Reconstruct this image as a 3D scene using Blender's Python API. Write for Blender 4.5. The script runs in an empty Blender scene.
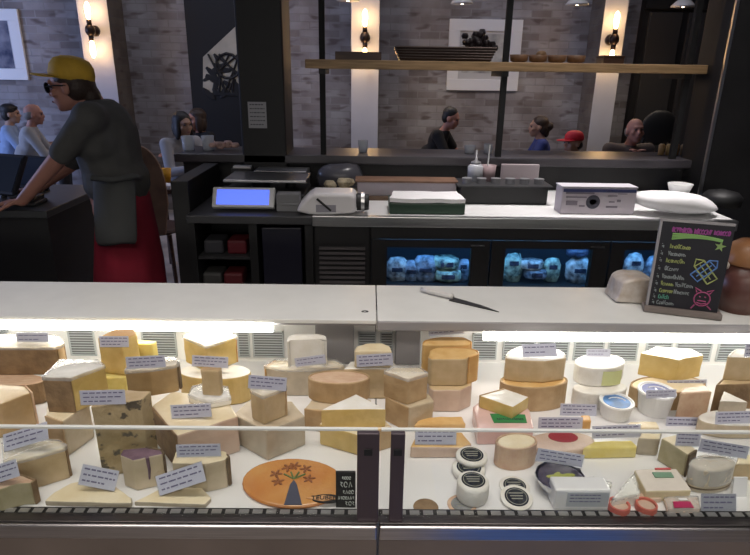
import bpy, bmesh, math, random
from mathutils import Vector, Matrix, noise as mnoise
RND = random.Random(11)
SC = bpy.context.scene
COL = SC.collection
V = Vector
rad = math.radians

# ------------------------------------------------------------------ camera
F, CX, CY = 590.0, 375.0, 277.5
CAM = V((0, 0, 1.6))
PITCH, YAW, ROLL = rad(19.2), rad(0.7), rad(0.85)
_f = V((math.sin(YAW)*math.cos(PITCH), math.cos(YAW)*math.cos(PITCH), -math.sin(PITCH)))
_r0 = V((math.cos(YAW), -math.sin(YAW), 0))
_u0 = _r0.cross(_f)
_r = _r0*math.cos(ROLL) + _u0*math.sin(ROLL)
_u = _u0*math.cos(ROLL) - _r0*math.sin(ROLL)
cam = bpy.data.cameras.new('camera'); camo = bpy.data.objects.new('camera', cam); COL.objects.link(camo)
cam.sensor_fit = 'HORIZONTAL'; cam.sensor_width = 36; cam.lens = 36*F/750.0
cam.clip_start = .02
camo.matrix_world = Matrix(((_r.x, _u.x, -_f.x, CAM.x), (_r.y, _u.y, -_f.y, CAM.y), (_r.z, _u.z, -_f.z, CAM.z), (0, 0, 0, 1)))
SC.camera = camo

def ray(px, py): return _f + _r*((px-CX)/F) + _u*((CY-py)/F)
def at_y(px, py, Y): d = ray(px, py); return CAM + d*((Y-CAM.y)/d.y)
def at_z(px, py, z): d = ray(px, py); return CAM + d*((z-CAM.z)/d.z)

# ------------------------------------------------------------------ materials
def M(name, col, rough=.5, metal=0.0, var=0.0, scale=18, bump=0.0, bscale=60, coat=0.0, col2=None, emit=None, estr=0.0, stretch=None, speckle=None, spscale=120, spth=.62):
    m = bpy.data.materials.new(name); m.use_nodes = True
    nt = m.node_tree; N = nt.nodes; L = nt.links
    b = N['Principled BSDF']
    b.inputs['Base Color'].default_value = (*col, 1)
    b.inputs['Roughness'].default_value = rough; b.inputs['Metallic'].default_value = metal
    if coat: b.inputs['Coat Weight'].default_value = coat; b.inputs['Coat Roughness'].default_value = .12
    tc = N.new('ShaderNodeTexCoord'); vec = tc.outputs['Object']
    if stretch:
        mp = N.new('ShaderNodeMapping'); mp.inputs['Scale'].default_value = stretch; L.new(vec, mp.inputs['Vector']); vec = mp.outputs['Vector']
    out = None
    if var or col2:
        n = N.new('ShaderNodeTexNoise'); n.inputs['Scale'].default_value = scale; n.inputs['Detail'].default_value = 5; L.new(vec, n.inputs['Vector'])
        r = N.new('ShaderNodeValToRGB'); c2 = col2 or tuple(min(1, c*(1+var)) for c in col); c1 = col if col2 else tuple(c*(1-var) for c in col)
        r.color_ramp.elements[0].position = .35; r.color_ramp.elements[1].position = .65
        r.color_ramp.elements[0].color = (*c1, 1); r.color_ramp.elements[1].color = (*c2, 1)
        L.new(n.outputs['Fac'], r.inputs['Fac']); out = r.outputs['Color']
        if speckle:
            n2 = N.new('ShaderNodeTexNoise'); n2.inputs['Scale'].default_value = spscale; n2.inputs['Detail'].default_value = 3; L.new(vec, n2.inputs['Vector'])
            r2 = N.new('ShaderNodeValToRGB'); r2.color_ramp.elements[0].position = spth; r2.color_ramp.elements[1].position = spth+.06
            L.new(n2.outputs['Fac'], r2.inputs['Fac'])
            mx = N.new('ShaderNodeMixRGB'); L.new(r2.outputs['Color'], mx.inputs['Fac']); L.new(out, mx.inputs[1]); mx.inputs[2].default_value = (*speckle, 1); out = mx.outputs['Color']
        L.new(out, b.inputs['Base Color'])
    if bump:
        n = N.new('ShaderNodeTexNoise'); n.inputs['Scale'].default_value = bscale; n.inputs['Detail'].default_value = 4; L.new(vec, n.inputs['Vector'])
        bp = N.new('ShaderNodeBump'); bp.inputs['Strength'].default_value = bump; bp.inputs['Distance'].default_value = .01
        L.new(n.outputs['Fac'], bp.inputs['Height']); L.new(bp.outputs['Normal'], b.inputs['Normal'])
    if emit: b.inputs['Emission Color'].default_value = (*emit, 1); b.inputs['Emission Strength'].default_value = estr
    return m

def glass_mat(name, tint=(1, 1, 1), gloss=1.0, rough=.02, ior=1.35):
    m = bpy.data.materials.new(name); m.use_nodes = True
    nt = m.node_tree; N = nt.nodes; L = nt.links; N.remove(N['Principled BSDF']); o = N['Material Output']
    t = N.new('ShaderNodeBsdfTransparent'); t.inputs['Color'].default_value = (*tint, 1)
    g = N.new('ShaderNodeBsdfGlossy'); g.inputs['Roughness'].default_value = rough
    fr = N.new('ShaderNodeLayerWeight'); fr.inputs['Blend'].default_value = .5
    pw = N.new('ShaderNodeMath'); pw.operation = 'POWER'; pw.inputs[1].default_value = 4.5; L.new(fr.outputs['Facing'], pw.inputs[0])
    mu = N.new('ShaderNodeMath'); mu.operation = 'MULTIPLY_ADD'; mu.inputs[1].default_value = .6*gloss; mu.inputs[2].default_value = .022*gloss
    L.new(pw.outputs[0], mu.inputs[0])
    mx = N.new('ShaderNodeMixShader'); L.new(mu.outputs[0], mx.inputs[0]); L.new(t.outputs[0], mx.inputs[1]); L.new(g.outputs[0], mx.inputs[2]); L.new(mx.outputs[0], o.inputs['Surface'])
    return m

def brick_mat(name, c1, c2, mortar):
    m = bpy.data.materials.new(name); m.use_nodes = True
    nt = m.node_tree; N = nt.nodes; L = nt.links; b = N['Principled BSDF']; b.inputs['Roughness'].default_value = .85
    tc = N.new('ShaderNodeTexCoord'); sp = N.new('ShaderNodeSeparateXYZ'); L.new(tc.outputs['Object'], sp.inputs[0])
    ad = N.new('ShaderNodeMath'); ad.operation = 'ADD'; L.new(sp.outputs['X'], ad.inputs[0]); L.new(sp.outputs['Y'], ad.inputs[1])
    cb = N.new('ShaderNodeCombineXYZ'); L.new(ad.outputs[0], cb.inputs['X']); L.new(sp.outputs['Z'], cb.inputs['Y'])
    br = N.new('ShaderNodeTexBrick'); L.new(cb.outputs[0], br.inputs['Vector'])
    br.inputs['Scale'].default_value = 1; br.inputs['Brick Width'].default_value = .22; br.inputs['Row Height'].default_value = .078
    br.inputs['Mortar Size'].default_value = .007; br.inputs['Mortar Smooth'].default_value = .3; br.inputs['Bias'].default_value = -.25
    br.inputs['Color1'].default_value = (*c1, 1); br.inputs['Color2'].default_value = (*c2, 1); br.inputs['Mortar'].default_value = (*mortar, 1)
    n = N.new('ShaderNodeTexNoise'); n.inputs['Scale'].default_value = 2.2; n.inputs['Detail'].default_value = 6; L.new(cb.outputs[0], n.inputs['Vector'])
    r = N.new('ShaderNodeValToRGB'); r.color_ramp.elements[0].position = .38; r.color_ramp.elements[1].position = .66
    r.color_ramp.elements[0].color = (.62, .58, .56, 1); r.color_ramp.elements[1].color = (1.0, 1, 1.0, 1)
    L.new(n.outputs['Fac'], r.inputs['Fac'])
    mx = N.new('ShaderNodeMixRGB'); mx.blend_type = 'MULTIPLY'; mx.inputs['Fac'].default_value = 1; L.new(br.outputs['Color'], mx.inputs[1]); L.new(r.outputs['Color'], mx.inputs[2])
    # scattered dark bricks
    mp = N.new('ShaderNodeMapping'); mp.inputs['Scale'].default_value = (4.5, 12.8, 1); L.new(cb.outputs[0], mp.inputs['Vector'])
    vo = N.new('ShaderNodeTexNoise'); vo.inputs['Scale'].default_value = 1.0; vo.inputs['Detail'].default_value = 1; L.new(mp.outputs[0], vo.inputs['Vector'])
    r2 = N.new('ShaderNodeValToRGB'); r2.color_ramp.elements[0].position = .60; r2.color_ramp.elements[1].position = .72; L.new(vo.outputs['Fac'], r2.inputs['Fac'])
    mm = N.new('ShaderNodeMath'); mm.operation = 'MULTIPLY'; mm.inputs[1].default_value = .75; L.new(r2.outputs['Color'], mm.inputs[0])
    m2 = N.new('ShaderNodeMixRGB'); L.new(mm.outputs[0], m2.inputs['Fac']); L.new(mx.outputs[0], m2.inputs[1]); m2.inputs[2].default_value = (.10, .07, .065, 1)
    L.new(m2.outputs[0], b.inputs['Base Color'])
    bp = N.new('ShaderNodeBump'); bp.inputs['Strength'].default_value = .5; bp.inputs['Distance'].default_value = .01; bp.invert = True
    L.new(br.outputs['Fac'], bp.inputs['Height']); L.new(bp.outputs['Normal'], b.inputs['Normal'])
    return m

# ------------------------------------------------------------------ mesh builder (world coordinates)
class MB:
    def __init__(s): s.bm = bmesh.new(); s.mi = 0; s.lay = None
    def _t(s, faces):
        for f in faces: f.material_index = s.mi
        return faces
    def box(s, lo, hi, M4=None):
        x0, y0, z0 = lo; x1, y1, z1 = hi
        P = [(x0,y0,z0),(x1,y0,z0),(x1,y1,z0),(x0,y1,z0),(x0,y0,z1),(x1,y0,z1),(x1,y1,z1),(x0,y1,z1)]
        if M4 is not None: P = [M4 @ V(p) for p in P]
        vs = [s.bm.verts.new(p) for p in P]
        return s._t([s.bm.faces.new([vs[i] for i in q]) for q in ((3,2,1,0),(4,5,6,7),(0,1,5,4),(1,2,6,5),(2,3,7,6),(3,0,4,7))])
    def prism(s, poly, z0, z1, top_mi=None):
        n = len(poly)
        a = [s.bm.verts.new((p[0], p[1], z0)) for p in poly]; b = [s.bm.verts.new((p[0], p[1], z1)) for p in poly]
        fs = [s.bm.faces.new(a[::-1])]; t = s.bm.faces.new(b)
        for i in range(n): fs.append(s.bm.faces.new((a[i], a[(i+1) % n], b[(i+1) % n], b[i])))
        s._t(fs + [t])
        if top_mi is not None: t.material_index = top_mi
        return fs
    def loft(s, rings, cap=True):
        R = [[s.bm.verts.new(p) for p in r] for r in rings]; n = len(R[0]); fs = []
        for a, b in zip(R, R[1:]):
            for i in range(n): fs.append(s.bm.faces.new((a[i], a[(i+1) % n], b[(i+1) % n], b[i])))
        if cap: fs.append(s.bm.faces.new(R[0][::-1])); fs.append(s.bm.faces.new(R[-1]))
        return s._t(fs)
    def lathe(s, c, prof, n=32, sx=1.0, sy=1.0, M3=None):
        c = V(c); rings = []
        for (r, z) in prof:
            ring = []
            for i in range(n):
                a = 2*math.pi*i/n; p = V((r*math.cos(a)*sx, r*math.sin(a)*sy, z))
                if M3 is not None: p = M3 @ p
                ring.append(c+p)
            rings.append(ring)
        return s.loft(rings)
    def ring(s, c, prof, n=28, sx=1.0, sy=1.0):
        c = V(c); prof = list(prof)+[prof[0]]
        return s.loft([[c+V((r*math.cos(2*math.pi*i/n)*sx, r*math.sin(2*math.pi*i/n)*sy, z)) for i in range(n)] for r, z in prof], cap=False)
    def cyl(s, p0, p1, r0, r1=None, n=16):
        p0, p1 = V(p0), V(p1); r1 = r0 if r1 is None else r1
        d = (p1-p0).normalized(); a = d.orthogonal().normalized(); b = d.cross(a)
        return s.loft([[p0 + (a*math.cos(2*math.pi*i/n)+b*math.sin(2*math.pi*i/n))*r0 for i in range(n)], [p1 + (a*math.cos(2*math.pi*i/n)+b*math.sin(2*math.pi*i/n))*r1 for i in range(n)]])
    def tube(s, pts, r, n=8):
        pts = [V(p) for p in pts]; rings = []; a = None
        for i, p in enumerate(pts):
            d = (pts[min(i+1, len(pts)-1)]-pts[max(i-1, 0)]).normalized()
            a = d.orthogonal().normalized() if a is None else (a - d*a.dot(d)).normalized()
            b = d.cross(a); rr = r[i] if isinstance(r, (list, tuple)) else r
            rings.append([p + (a*math.cos(2*math.pi*k/n)+b*math.sin(2*math.pi*k/n))*rr for k in range(n)])
        return s.loft(rings)
    def ell(s, c, rx, ry, rz, n=16, M3=None):
        m = n//2; prof = []
        c = V(c); rings = []
        for j in range(1, m):
            th = math.pi*j/m; ring = []
            for i in range(n):
                ph = 2*math.pi*i/n; p = V((rx*math.sin(th)*math.cos(ph), ry*math.sin(th)*math.sin(ph), -rz*math.cos(th)))
                if M3 is not None: p = M3 @ p
                ring.append(c+p)
            rings.append(ring)
        return s.loft(rings)
    def limb(s, p0, p1, r0, r1, n=14):
        p0, p1 = V(p0), V(p1); s.cyl(p0, p1, r0, r1, n); s.ell(p0, r0, r0, r0, n); s.ell(p1, r1, r1, r1, n)
    def quad(s, pts): return s._t([s.bm.faces.new([s.bm.verts.new(p) for p in pts])])
    def xform(s, M4):
        for v in s.bm.verts: v.co = M4 @ v.co
    def subdiv(s, cuts): bmesh.ops.subdivide_edges(s.bm, edges=s.bm.edges[:], cuts=cuts, use_grid_fill=True)
    def jitter(s, amp, sc):
        for v in s.bm.verts:
            q = v.co*sc; v.co = v.co + V((mnoise.noise(q), mnoise.noise(q+V((31, 7, 3))), mnoise.noise(q+V((3, 57, 11)))))*amp
    def build(s, name, mats, parent=None, bevel=0, segs=2, smooth=False, mods=(), origin=None):
        bmesh.ops.recalc_face_normals(s.bm, faces=s.bm.faces[:])
        root = parent
        off = V((0, 0, 0))
        while root is not None: off += root.location; root = root.parent
        loc = V((0, 0, 0))
        if parent is None:
            if origin is not None: loc = V(origin)
            else:
                cs = [v.co for v in s.bm.verts]; lo = [min(c[i] for c in cs) for i in range(3)]; hi = [max(c[i] for c in cs) for i in range(3)]
                loc = V(((lo[0]+hi[0])/2, (lo[1]+hi[1])/2, lo[2]))
        for v in s.bm.verts: v.co -= off+loc
        me = bpy.data.meshes.new(name); s.bm.to_mesh(me); s.bm.free()
        for m in (mats if isinstance(mats, (list, tuple)) else [mats]): me.materials.append(m)
        o = bpy.data.objects.new(name, me); COL.objects.link(o); o.location = loc
        if parent is not None: o.parent = parent
        if smooth:
            for p in me.polygons: p.use_smooth = True
        for k in mods:
            if k[0] == 'remesh':
                q = o.modifiers.new('r', 'REMESH'); q.mode = 'VOXEL'; q.voxel_size = k[1]; q.use_smooth_shade = True
            if k[0] == 'smooth':
                q = o.modifiers.new('s', 'SMOOTH'); q.factor = .5; q.iterations = k[1]
            if k[0] == 'subsurf':
                q = o.modifiers.new('u', 'SUBSURF'); q.levels = q.render_levels = k[1]
            if k[0] == 'solid':
                q = o.modifiers.new('t', 'SOLIDIFY'); q.thickness = k[1]; q.offset = 0
        if bevel:
            q = o.modifiers.new('b', 'BEVEL'); q.width = bevel; q.segments = segs; q.limit_method = 'ANGLE'; q.angle_limit = rad(35); q.harden_normals = False
            for p in me.polygons: p.use_smooth = False
        return o

def empty(name, loc, label=None, cat=None, group=None):
    o = bpy.data.objects.new(name, None); o.empty_display_size = .05; COL.objects.link(o); o.location = V(loc)
    if label: tag(o, label, cat, group)
    return o
def tag(o, label, cat, group=None):
    o['label'] = label; o['category'] = cat
    if group: o['group'] = group
    return o
def struct(o): o['kind'] = 'structure'; return o
# ------------------------------------------------------------------ palette
m_black = M('black_paint', (.008, .008, .009), .55)
m_dark = M('dark_panel', (.012, .0115, .0125), .5, var=.25, scale=4)
m_dgrey = M('dark_grey_metal', (.05, .05, .054), .4, metal=.3)
m_steel = M('brushed_steel', (.55, .55, .56), .28, metal=1, var=.06, scale=8, stretch=(1, 30, 30))
m_rail = M('dark_steel_rail', (.46, .43, .43), .3, metal=1, var=.1, scale=6, stretch=(1, 40, 40))
m_white = M('white_plastic', (.78, .78, .77), .4)
m_plaster = M('white_plaster', (.52, .52, .56), .7, var=.05, scale=3)
m_ceil = M('ceiling_paint', (.16, .16, .17), .9)
m_floor = M('dark_floor', (.40, .36, .33), .5, var=.3, scale=3)
m_wood = M('oak_board', (.36, .23, .11), .5, var=.25, scale=5, stretch=(1, 14, 14))
m_dwood = M('dark_wood', (.075, .035, .02), .45, var=.3, scale=6, stretch=(1, 10, 10))
m_quartz = M('white_quartz', (.76, .765, .74), .22, var=.03, scale=9)
m_brick = brick_mat('whitewashed_brick', (.40, .39, .41), (.20, .17, .165), (.34, .33, .34))
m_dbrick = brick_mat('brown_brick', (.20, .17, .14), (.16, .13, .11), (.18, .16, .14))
m_card = M('lilac_card', (.42, .38, .42), .7, var=.06, scale=6)
m_paper = M('white_paper', (.80, .79, .80), .6, bump=.1, bscale=25)
m_ink = M('ink', (.05, .05, .07), .7)
m_glass = glass_mat('clear_glass', (.97, .985, .98), .9)
m_bulb = M('bulb_glow', (1, .8, .5), .5, emit=(1, .62, .26), estr=22)
m_bronze = M('dark_bronze', (.03, .018, .014), .4, metal=.6)

# ------------------------------------------------------------------ setting
WY = 7.0
def plane_box(name, lo, hi, mat): b = MB(); b.box(lo, hi); return struct(b.build(name, mat))
plane_box('floor', (-7, -4, -.06), (7, 7.3, 0), m_floor)
plane_box('wall_back', (-7, WY, 0), (7, WY+.2, 3.5), m_brick)
plane_box('ceiling', (-7, -4, 3.5), (7, 7.2, 3.56), m_ceil)
plane_box('wall_left', (-7.2, -4, 0), (-7, 7.2, 3.5), m_plaster)
plane_box('wall_right', (7, -4, 0), (7.2, 7.2, 3.5), m_dbrick)

PF = 6.6
def pilaster(n, xa, xb):
    b = MB(); a = at_y(xa[0], xa[1], PF).x; c = at_y(xb[0], xb[1], PF).x
    b.box((a, PF, 0), (c, WY, 3.5))
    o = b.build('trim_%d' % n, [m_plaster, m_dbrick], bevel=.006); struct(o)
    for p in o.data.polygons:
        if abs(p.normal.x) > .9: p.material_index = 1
    return a, c
pil = [pilaster(1, (84, 60), (114, 60)), pilaster(2, (351, 60), (379, 60)), pilaster(3, (598, 60), (621, 60))]

# dark panelled double door in the right bay
dx0, dx1 = at_y(634, 70, WY-.06).x, at_y(716, 70, WY-.06).x
b = MB(); b.box((dx0, WY-.09, 0), (dx1, WY, 3.2)); d = struct(b.build('door_1', m_dark))
for k in range(2):
    xa = dx0+.06+(dx1-dx0-.06)/2*k; b = MB(); b.box((xa, WY-.12, .1), (xa+(dx1-dx0)/2-.1, WY-.085, 2.25)); b.build('door_leaf', m_dgrey, d, bevel=.01)
b = MB(); b.box((dx0, WY-.13, 2.28), (dx1, WY-.09, 2.36)); b.build('door_head', m_black, d)

# big dark column in front of the bar and the dark wall end on the right
cxa, cxb = at_y(238, 80, 3.6).x, at_y(284, 80, 3.6).x
b = MB(); b.box((cxa, 3.6, 0), (cxb, 3.95, 3.5)); col_o = struct(b.build('trim_4', m_black, bevel=.01)); col_o['label'] = 'thick black column rising through the bar'
rx = at_y(722, 80, 3.45).x
b = MB(); b.box((rx, 3.45, 0), (rx+1.2, 3.75, 3.5)); struct(b.build('trim_5', m_dark, bevel=.01))
b = MB(); b.box((rx-.012, 3.435, .9), (rx+.004, 3.452, 3.3)); struct(b.build('trim_6', m_steel))

# notice taped on the column
def sheet(name, label, cat, x0, y0, x1, y1, Y, mat, lines=0, th=.002):
    a = at_y(x0, y1, Y); c = at_y(x1, y0, Y)
    r = empty(name, (a.x/2+c.x/2, Y, a.z), label, cat)
    b = MB(); b.box((a.x, Y-th, a.z), (c.x, Y, c.z)); b.build('sheet', mat, r)
    if lines:
        b = MB(); h = (c.z-a.z)
        for k in range(lines):
            z = c.z-h*(k+.8)/(lines+.6); x = a.x+.1*(c.x-a.x)
            while x < c.x-.15*(c.x-a.x):
                w = RND.uniform(.05, .16)*(c.x-a.x); b.box((x, Y-th-.0006, z), (min(x+w, c.x-.01), Y-th+.0002, z+h*.035)); x += w+.04*(c.x-a.x)
        b.build('writing', m_ink, r)
    return r
sheet('notice_sign', 'small white printed notice taped to the thick black column', 'notice', 249, 102, 266, 128, 3.599, M('notice_paper', (.42, .42, .45), .8), 6)

# ------------------------------------------------------------------ pictures
def picture(name, label, x0, y0, x1, y1, Y, fw, mats, art=None):
    a = at_y(x0, y1, Y); c = at_y(x1, y0, Y)
    r = empty(name, ((a.x+c.x)/2, Y, a.z), label, 'picture')
    b = MB()
    b.box((a.x, Y-.03, a.z), (c.x, Y, a.z+fw)); b.box((a.x, Y-.03, c.z-fw), (c.x, Y, c.z)); b.box((a.x, Y-.03, a.z+fw), (a.x+fw, Y, c.z-fw)); b.box((c.x-fw, Y-.03, a.z+fw), (c.x, Y, c.z-fw))
    b.build('frame', mats[0], r, bevel=.004)
    b = MB(); b.box((a.x+fw, Y-.012, a.z+fw), (c.x-fw, Y-.002, c.z-fw)); b.build('mat_board', mats[1], r)
    if art:
        b = MB(); w = c.x-a.x; h = c.z-a.z
        b.box((a.x+w*art[0], Y-.014, a.z+h*art[1]), (a.x+w*art[2], Y-.011, a.z+h*art[3])); b.build('print', mats[2], r)
    return r
m_frame = M('white_frame', (.85, .85, .86), .45); m_mat = M('mat_board', (.62, .61, .6), .8)
m_print = M('grey_print', (.30, .30, .29), .8, col2=(.62, .62, .58), scale=7)
m_dprint = M('dark_print', (.05, .06, .12), .8, col2=(.3, .3, .36), scale=6)
picture('framed_picture', 'white framed grey print on the brick behind the hanging shelf', 446, 20, 523, 90, WY-.001, .12, (m_frame, m_mat, m_print), (.2, .25, .8, .8))
picture('framed_picture', 'white framed dark picture cut by the left edge of the photo', -46, 9, 18, 79, WY-.001, .12, (m_frame, m_mat, m_dprint), (.1, .15, .84, .85))

# dark mural panel with plant silhouettes, left of the column
ya = WY-.002; a = at_y(197, 148, ya); c = at_y(262, -20, ya); a.z = .02
r = empty('mural_panel', ((a.x+c.x)/2, ya, a.z), 'tall black wall panel with pale slanted field and plant silhouettes', 'mural')
b = MB(); b.box((a.x, ya-.04, a.z), (c.x, ya, c.z)); b.build('panel', m_black, r)
b = MB(); pf = [at_y(x, y, ya-.043) for x, y in ((203, 57), (236, 26), (262, 26), (262, 96), (203, 92))]
b.loft([[q for q in pf], [q+V((0, .006, 0)) for q in pf]]); b.build('pale_field', M('pale_field', (.47, .43, .34), .8, var=.12, scale=5), r)
b = MB()
for k in range(46):
    bx = RND.uniform(203, 258); by = 94-RND.random()**2*26; p0 = at_y(bx, by, ya-.049); s = RND.uniform(.03, .10); an = RND.uniform(0, 3.14)
    b.lathe(p0, [(.001, -.001), (s, -.0005), (s*.8, .002), (.001, .0025)], 7, 1, .35, Matrix.Rotation(an, 3, 'Y') @ Matrix.Rotation(rad(90), 3, 'X'))
for k in range(7):
    q = [at_y(224+RND.uniform(-8, 10), 92, ya-.05)]; q.append(at_y(224+RND.uniform(-16, 14), 72, ya-.05)); q.append(at_y(224+RND.uniform(-22, 22), 54, ya-.05)); b.tube(q, .012, 5)
cc = at_y(228, 66, ya-.05)
b.tube([cc+V((.13*math.cos(t*.55), 0, .13*math.sin(t*.55))) for t in range(12)], .016, 5)
b.build('plant_silhouettes', m_black, r)

# ------------------------------------------------------------------ sconces
def sconce(px, py, label):
    p = at_y(px, py, PF-.001)
    r = empty('wall_sconce', p, label, 'wall lamp', 'sconces on the white pilasters')
    b = MB(); b.cyl(p, p-V((0, .04, 0)), .055, .05, 20); b.cyl(p-V((0, .04, 0)), p-V((0, .10, 0)), .018); b.ell(p-V((0, .11, 0)), .05, .05, .06)
    b.build('backplate', m_bronze, r, smooth=True)
    for s in (1, -1):
        b = MB(); q = p-V((0, .11, 0)); b.cyl(q+V((0, 0, s*.05)), q+V((0, 0, s*.10)), .026, .022); b.build('socket', m_bronze, r, smooth=True)
        b = MB(); b.lathe(q+V((0, 0, s*.10)), [(.012, 0), (.02, s*.02), (.026, s*.07), (.026, s*.12), (.018, s*.15), (.004, s*.165)], 14); b.build('bulb', m_bulb, r, smooth=True)
        ld = bpy.data.lights.new('sconce_light', 'POINT'); ld.energy = 1.7; ld.color = (1, .60, .28); ld.shadow_soft_size = .04
        lo = bpy.data.objects.new('sconce_light', ld); COL.objects.link(lo); lo.location = q+V((0, -.05, s*.19))
sconce(95, 31, 'dark double wall sconce on the pilaster above the yellow cap')
sconce(365, 38, 'dark double wall sconce on the pilaster over the brown tray')
sconce(610, 40, 'dark double wall sconce on the pilaster at the shelf right end')

# pendants
def pendant(px, py, Y, label):
    p = at_y(px, py, Y)
    r = empty('pendant_lamp', p, label, 'pendant lamp', 'small glass pendant lamps')
    b = MB(); b.cyl(p+V((0, 0, .12)), V((p.x, p.y, 3.5)), .004, n=6); b.build('cord', m_black, r)
    b = MB(); b.cyl(p+V((0, 0, .06)), p+V((0, 0, .13)), .025, .02); b.build('socket', m_bronze, r)
    b = MB(); b.lathe(p, [(.11, 0), (.108, .012), (.07, .05), (.032, .08), (.028, .08), (.065, .045), (.10, .008)], 24); b.build('shade', M('shade_glass', (.55, .53, .5), .25), r, smooth=True)
    b = MB(); b.ell(p+V((0, 0, .03)), .028, .028, .035); b.build('bulb', M('pendant_bulb', (1, .9, .75), .5, emit=(1, .85, .65), estr=12), r, smooth=True)
    ld = bpy.data.lights.new('pendant_light', 'SPOT'); ld.energy = 14; ld.color = (1, .82, .62); ld.spot_size = rad(130); ld.spot_blend = .8; ld.shadow_soft_size = .05
    lo = bpy.data.objects.new('pendant_light', ld); COL.objects.link(lo); lo.location = p-V((0, 0, .02)); 
pendant(462, 4, 6.2, 'glass pendant lamp hanging before the white framed picture')
pendant(577, 5, 6.2, 'glass pendant lamp left of the right pilaster')
pendant(683, 7, 6.2, 'glass pendant lamp before the dark door')
pendant(348, 1, 6.2, 'glass pendant lamp hanging before the middle pilaster')

# ------------------------------------------------------------------ bar wall
BZ = 1.12
bx0, bx1 = at_z(176, 157, BZ).x-.06, at_z(735, 157, BZ).x
r = empty('bar_counter', ((bx0+bx1)/2, 3.75, 0), 'long dark raised bar running behind the back counter', 'bar')
b = MB(); b.box((bx0+.03, 3.68, 0), (bx1, 3.80, BZ-.05)); b.build('bar_front', m_dark, r)
b = MB(); b.box((bx0, 3.6, BZ-.05), (bx1, 4.0, BZ)); b.build('bar_top', M('bar_top', (.055, .05, .058), .35, var=.15, scale=3), r, bevel=.006)
b = MB(); b.box((at_y(174, 220, 2.95).x, 2.95, 0), (at_z(190, 212, .92).x-.006, 3.59, BZ-.05)); struct(b.build('wall_bar', m_dark, bevel=.004))

# hanging shelf with posts
SZ0 = at_y(420, 70, 3.7).z; SZ1 = SZ0+.05
sx0, sx1 = at_y(305, 66, 3.62).x, at_y(712, 70, 3.62).x
m_post0 = M('post_black', (.006, .006, .007), .8)
r = empty('hanging_shelf', ((sx0+sx1)/2, 3.75, BZ), 'long oak shelf carried by three black posts above the bar', 'shelf')
b = MB(); b.box((sx0, 3.62, SZ0), (sx1, 3.96, SZ1)); b.build('shelf_board', m_wood, r, bevel=.004)
for px in (322.5, 504, 686):
    x = at_y(px, 80, 3.66).x
    b = MB(); b.box((x-.0165, 3.645, BZ), (x+.0165, 3.678, 3.5)); b.build('post', m_post0, r)
    b = MB(); b.box((x-.02, 3.64, SZ0-.03), (x+.02, 3.96, SZ0)); b.build('bracket', m_black, r)

def Sx(px): return at_y(px, 62, 3.75).x
# long dark basket tray and its dark bundle
x0, x1 = Sx(395), Sx(493)
r = empty('basket_tray', ((x0+x1)/2, 3.78, SZ1), 'long dark woven tray on the middle of the shelf', 'tray')
b = MB(); b.prism([(x0+.03, 3.68), (x1-.03, 3.68), (x1-.03, 3.92), (x0+.03, 3.92)], SZ1, SZ1+.02)
for k in range(5):
    z = SZ1+.012+k*.015; e = .03-.007*k
    b.tube([(x0+e, 3.67, z), (x1-e, 3.67, z), (x1-e, 3.93, z), (x0+e, 3.93, z), (x0+e, 3.67, z)], .009, 6)
b.build('weave', m_bronze, r)
b = MB()
for k in range(34):
    t = k/33; b.ell((x0+.06+(x1-x0-.12)*t, 3.8+RND.uniform(-.07, .07), SZ1+.045), .03, .03, .028, 8)
b.build('dried_fruit', M('dark_fruit', (.03, .02, .018), .5), r, smooth=True)
xx = at_y(479, 40, 3.78).x
b = MB()
for k in range(60): b.ell((xx+RND.gauss(0, .045), 3.8+RND.gauss(0, .03), SZ1+.075+abs(RND.gauss(0, .038))), .022, .022, .022, 8)
tag(b.build('grape_bunch', M('dark_grape', (.028, .018, .02), .4), smooth=True), 'dark knobbly bunch heaped on the woven tray', 'bunch')
# low brown wooden tray
x0, x1 = Sx(336), Sx(381)
r = empty('wooden_tray', ((x0+x1)/2, 3.75, SZ1), 'low brown wooden tray on the left end of the shelf', 'tray')
b = MB(); b.box((x0, 3.66, SZ1), (x1, 3.9, SZ1+.012)); b.build('bottom', m_dwood, r)
for q in (((x0, 3.66), (x1, 3.675)), ((x0, 3.885), (x1, 3.9)), ((x0, 3.675), (x0+.015, 3.885)), ((x1-.015, 3.675), (x1, 3.885))):
    b = MB(); b.box((*q[0], SZ1+.012), (*q[1], SZ1+.045)); b.build('side', m_dwood, r)
# wooden bowls in a row
bowls = ['brown wooden bowl beside the middle shelf post', 'brown wooden bowl, second from the middle shelf post', 'brown wooden bowl, third from the middle shelf post', 'brown wooden bowl, fourth from the middle shelf post']
m_bowl = M('bowl_wood', (.22, .12, .065), .5, var=.2, scale=20)
for k, lb in enumerate(bowls):
    x = Sx(519+k*19)
    b = MB(); b.lathe((x, 3.76, SZ1), [(.03, 0), (.05, .01), (.056, .045), (.05, .045), (.042, .012), (.004, .008)], 24)
    tag(b.build('wooden_bowl', m_bowl, smooth=True), lb, 'bowl', 'wooden bowls on the oak shelf')
b = MB(); x = Sx(541); b.ell((x, 3.76, SZ1+.05), .03, .03, .02); tag(b.build('bread_roll', M('roll', (.3, .18, .09), .7), smooth=True), 'small round roll lying in the second wooden bowl', 'roll')
x = Sx(610)
r = empty('wooden_box', (x, 3.76, SZ1), 'small dark wooden box before the right sconce', 'box')
b = MB(); b.box((x-.06, 3.69, SZ1), (x+.06, 3.82, SZ1+.035)); b.build('body', m_dwood, r, bevel=.003)
b = MB(); b.box((x-.063, 3.687, SZ1+.035), (x+.063, 3.823, SZ1+.047)); b.build('lid', m_dwood, r, bevel=.003)

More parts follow.
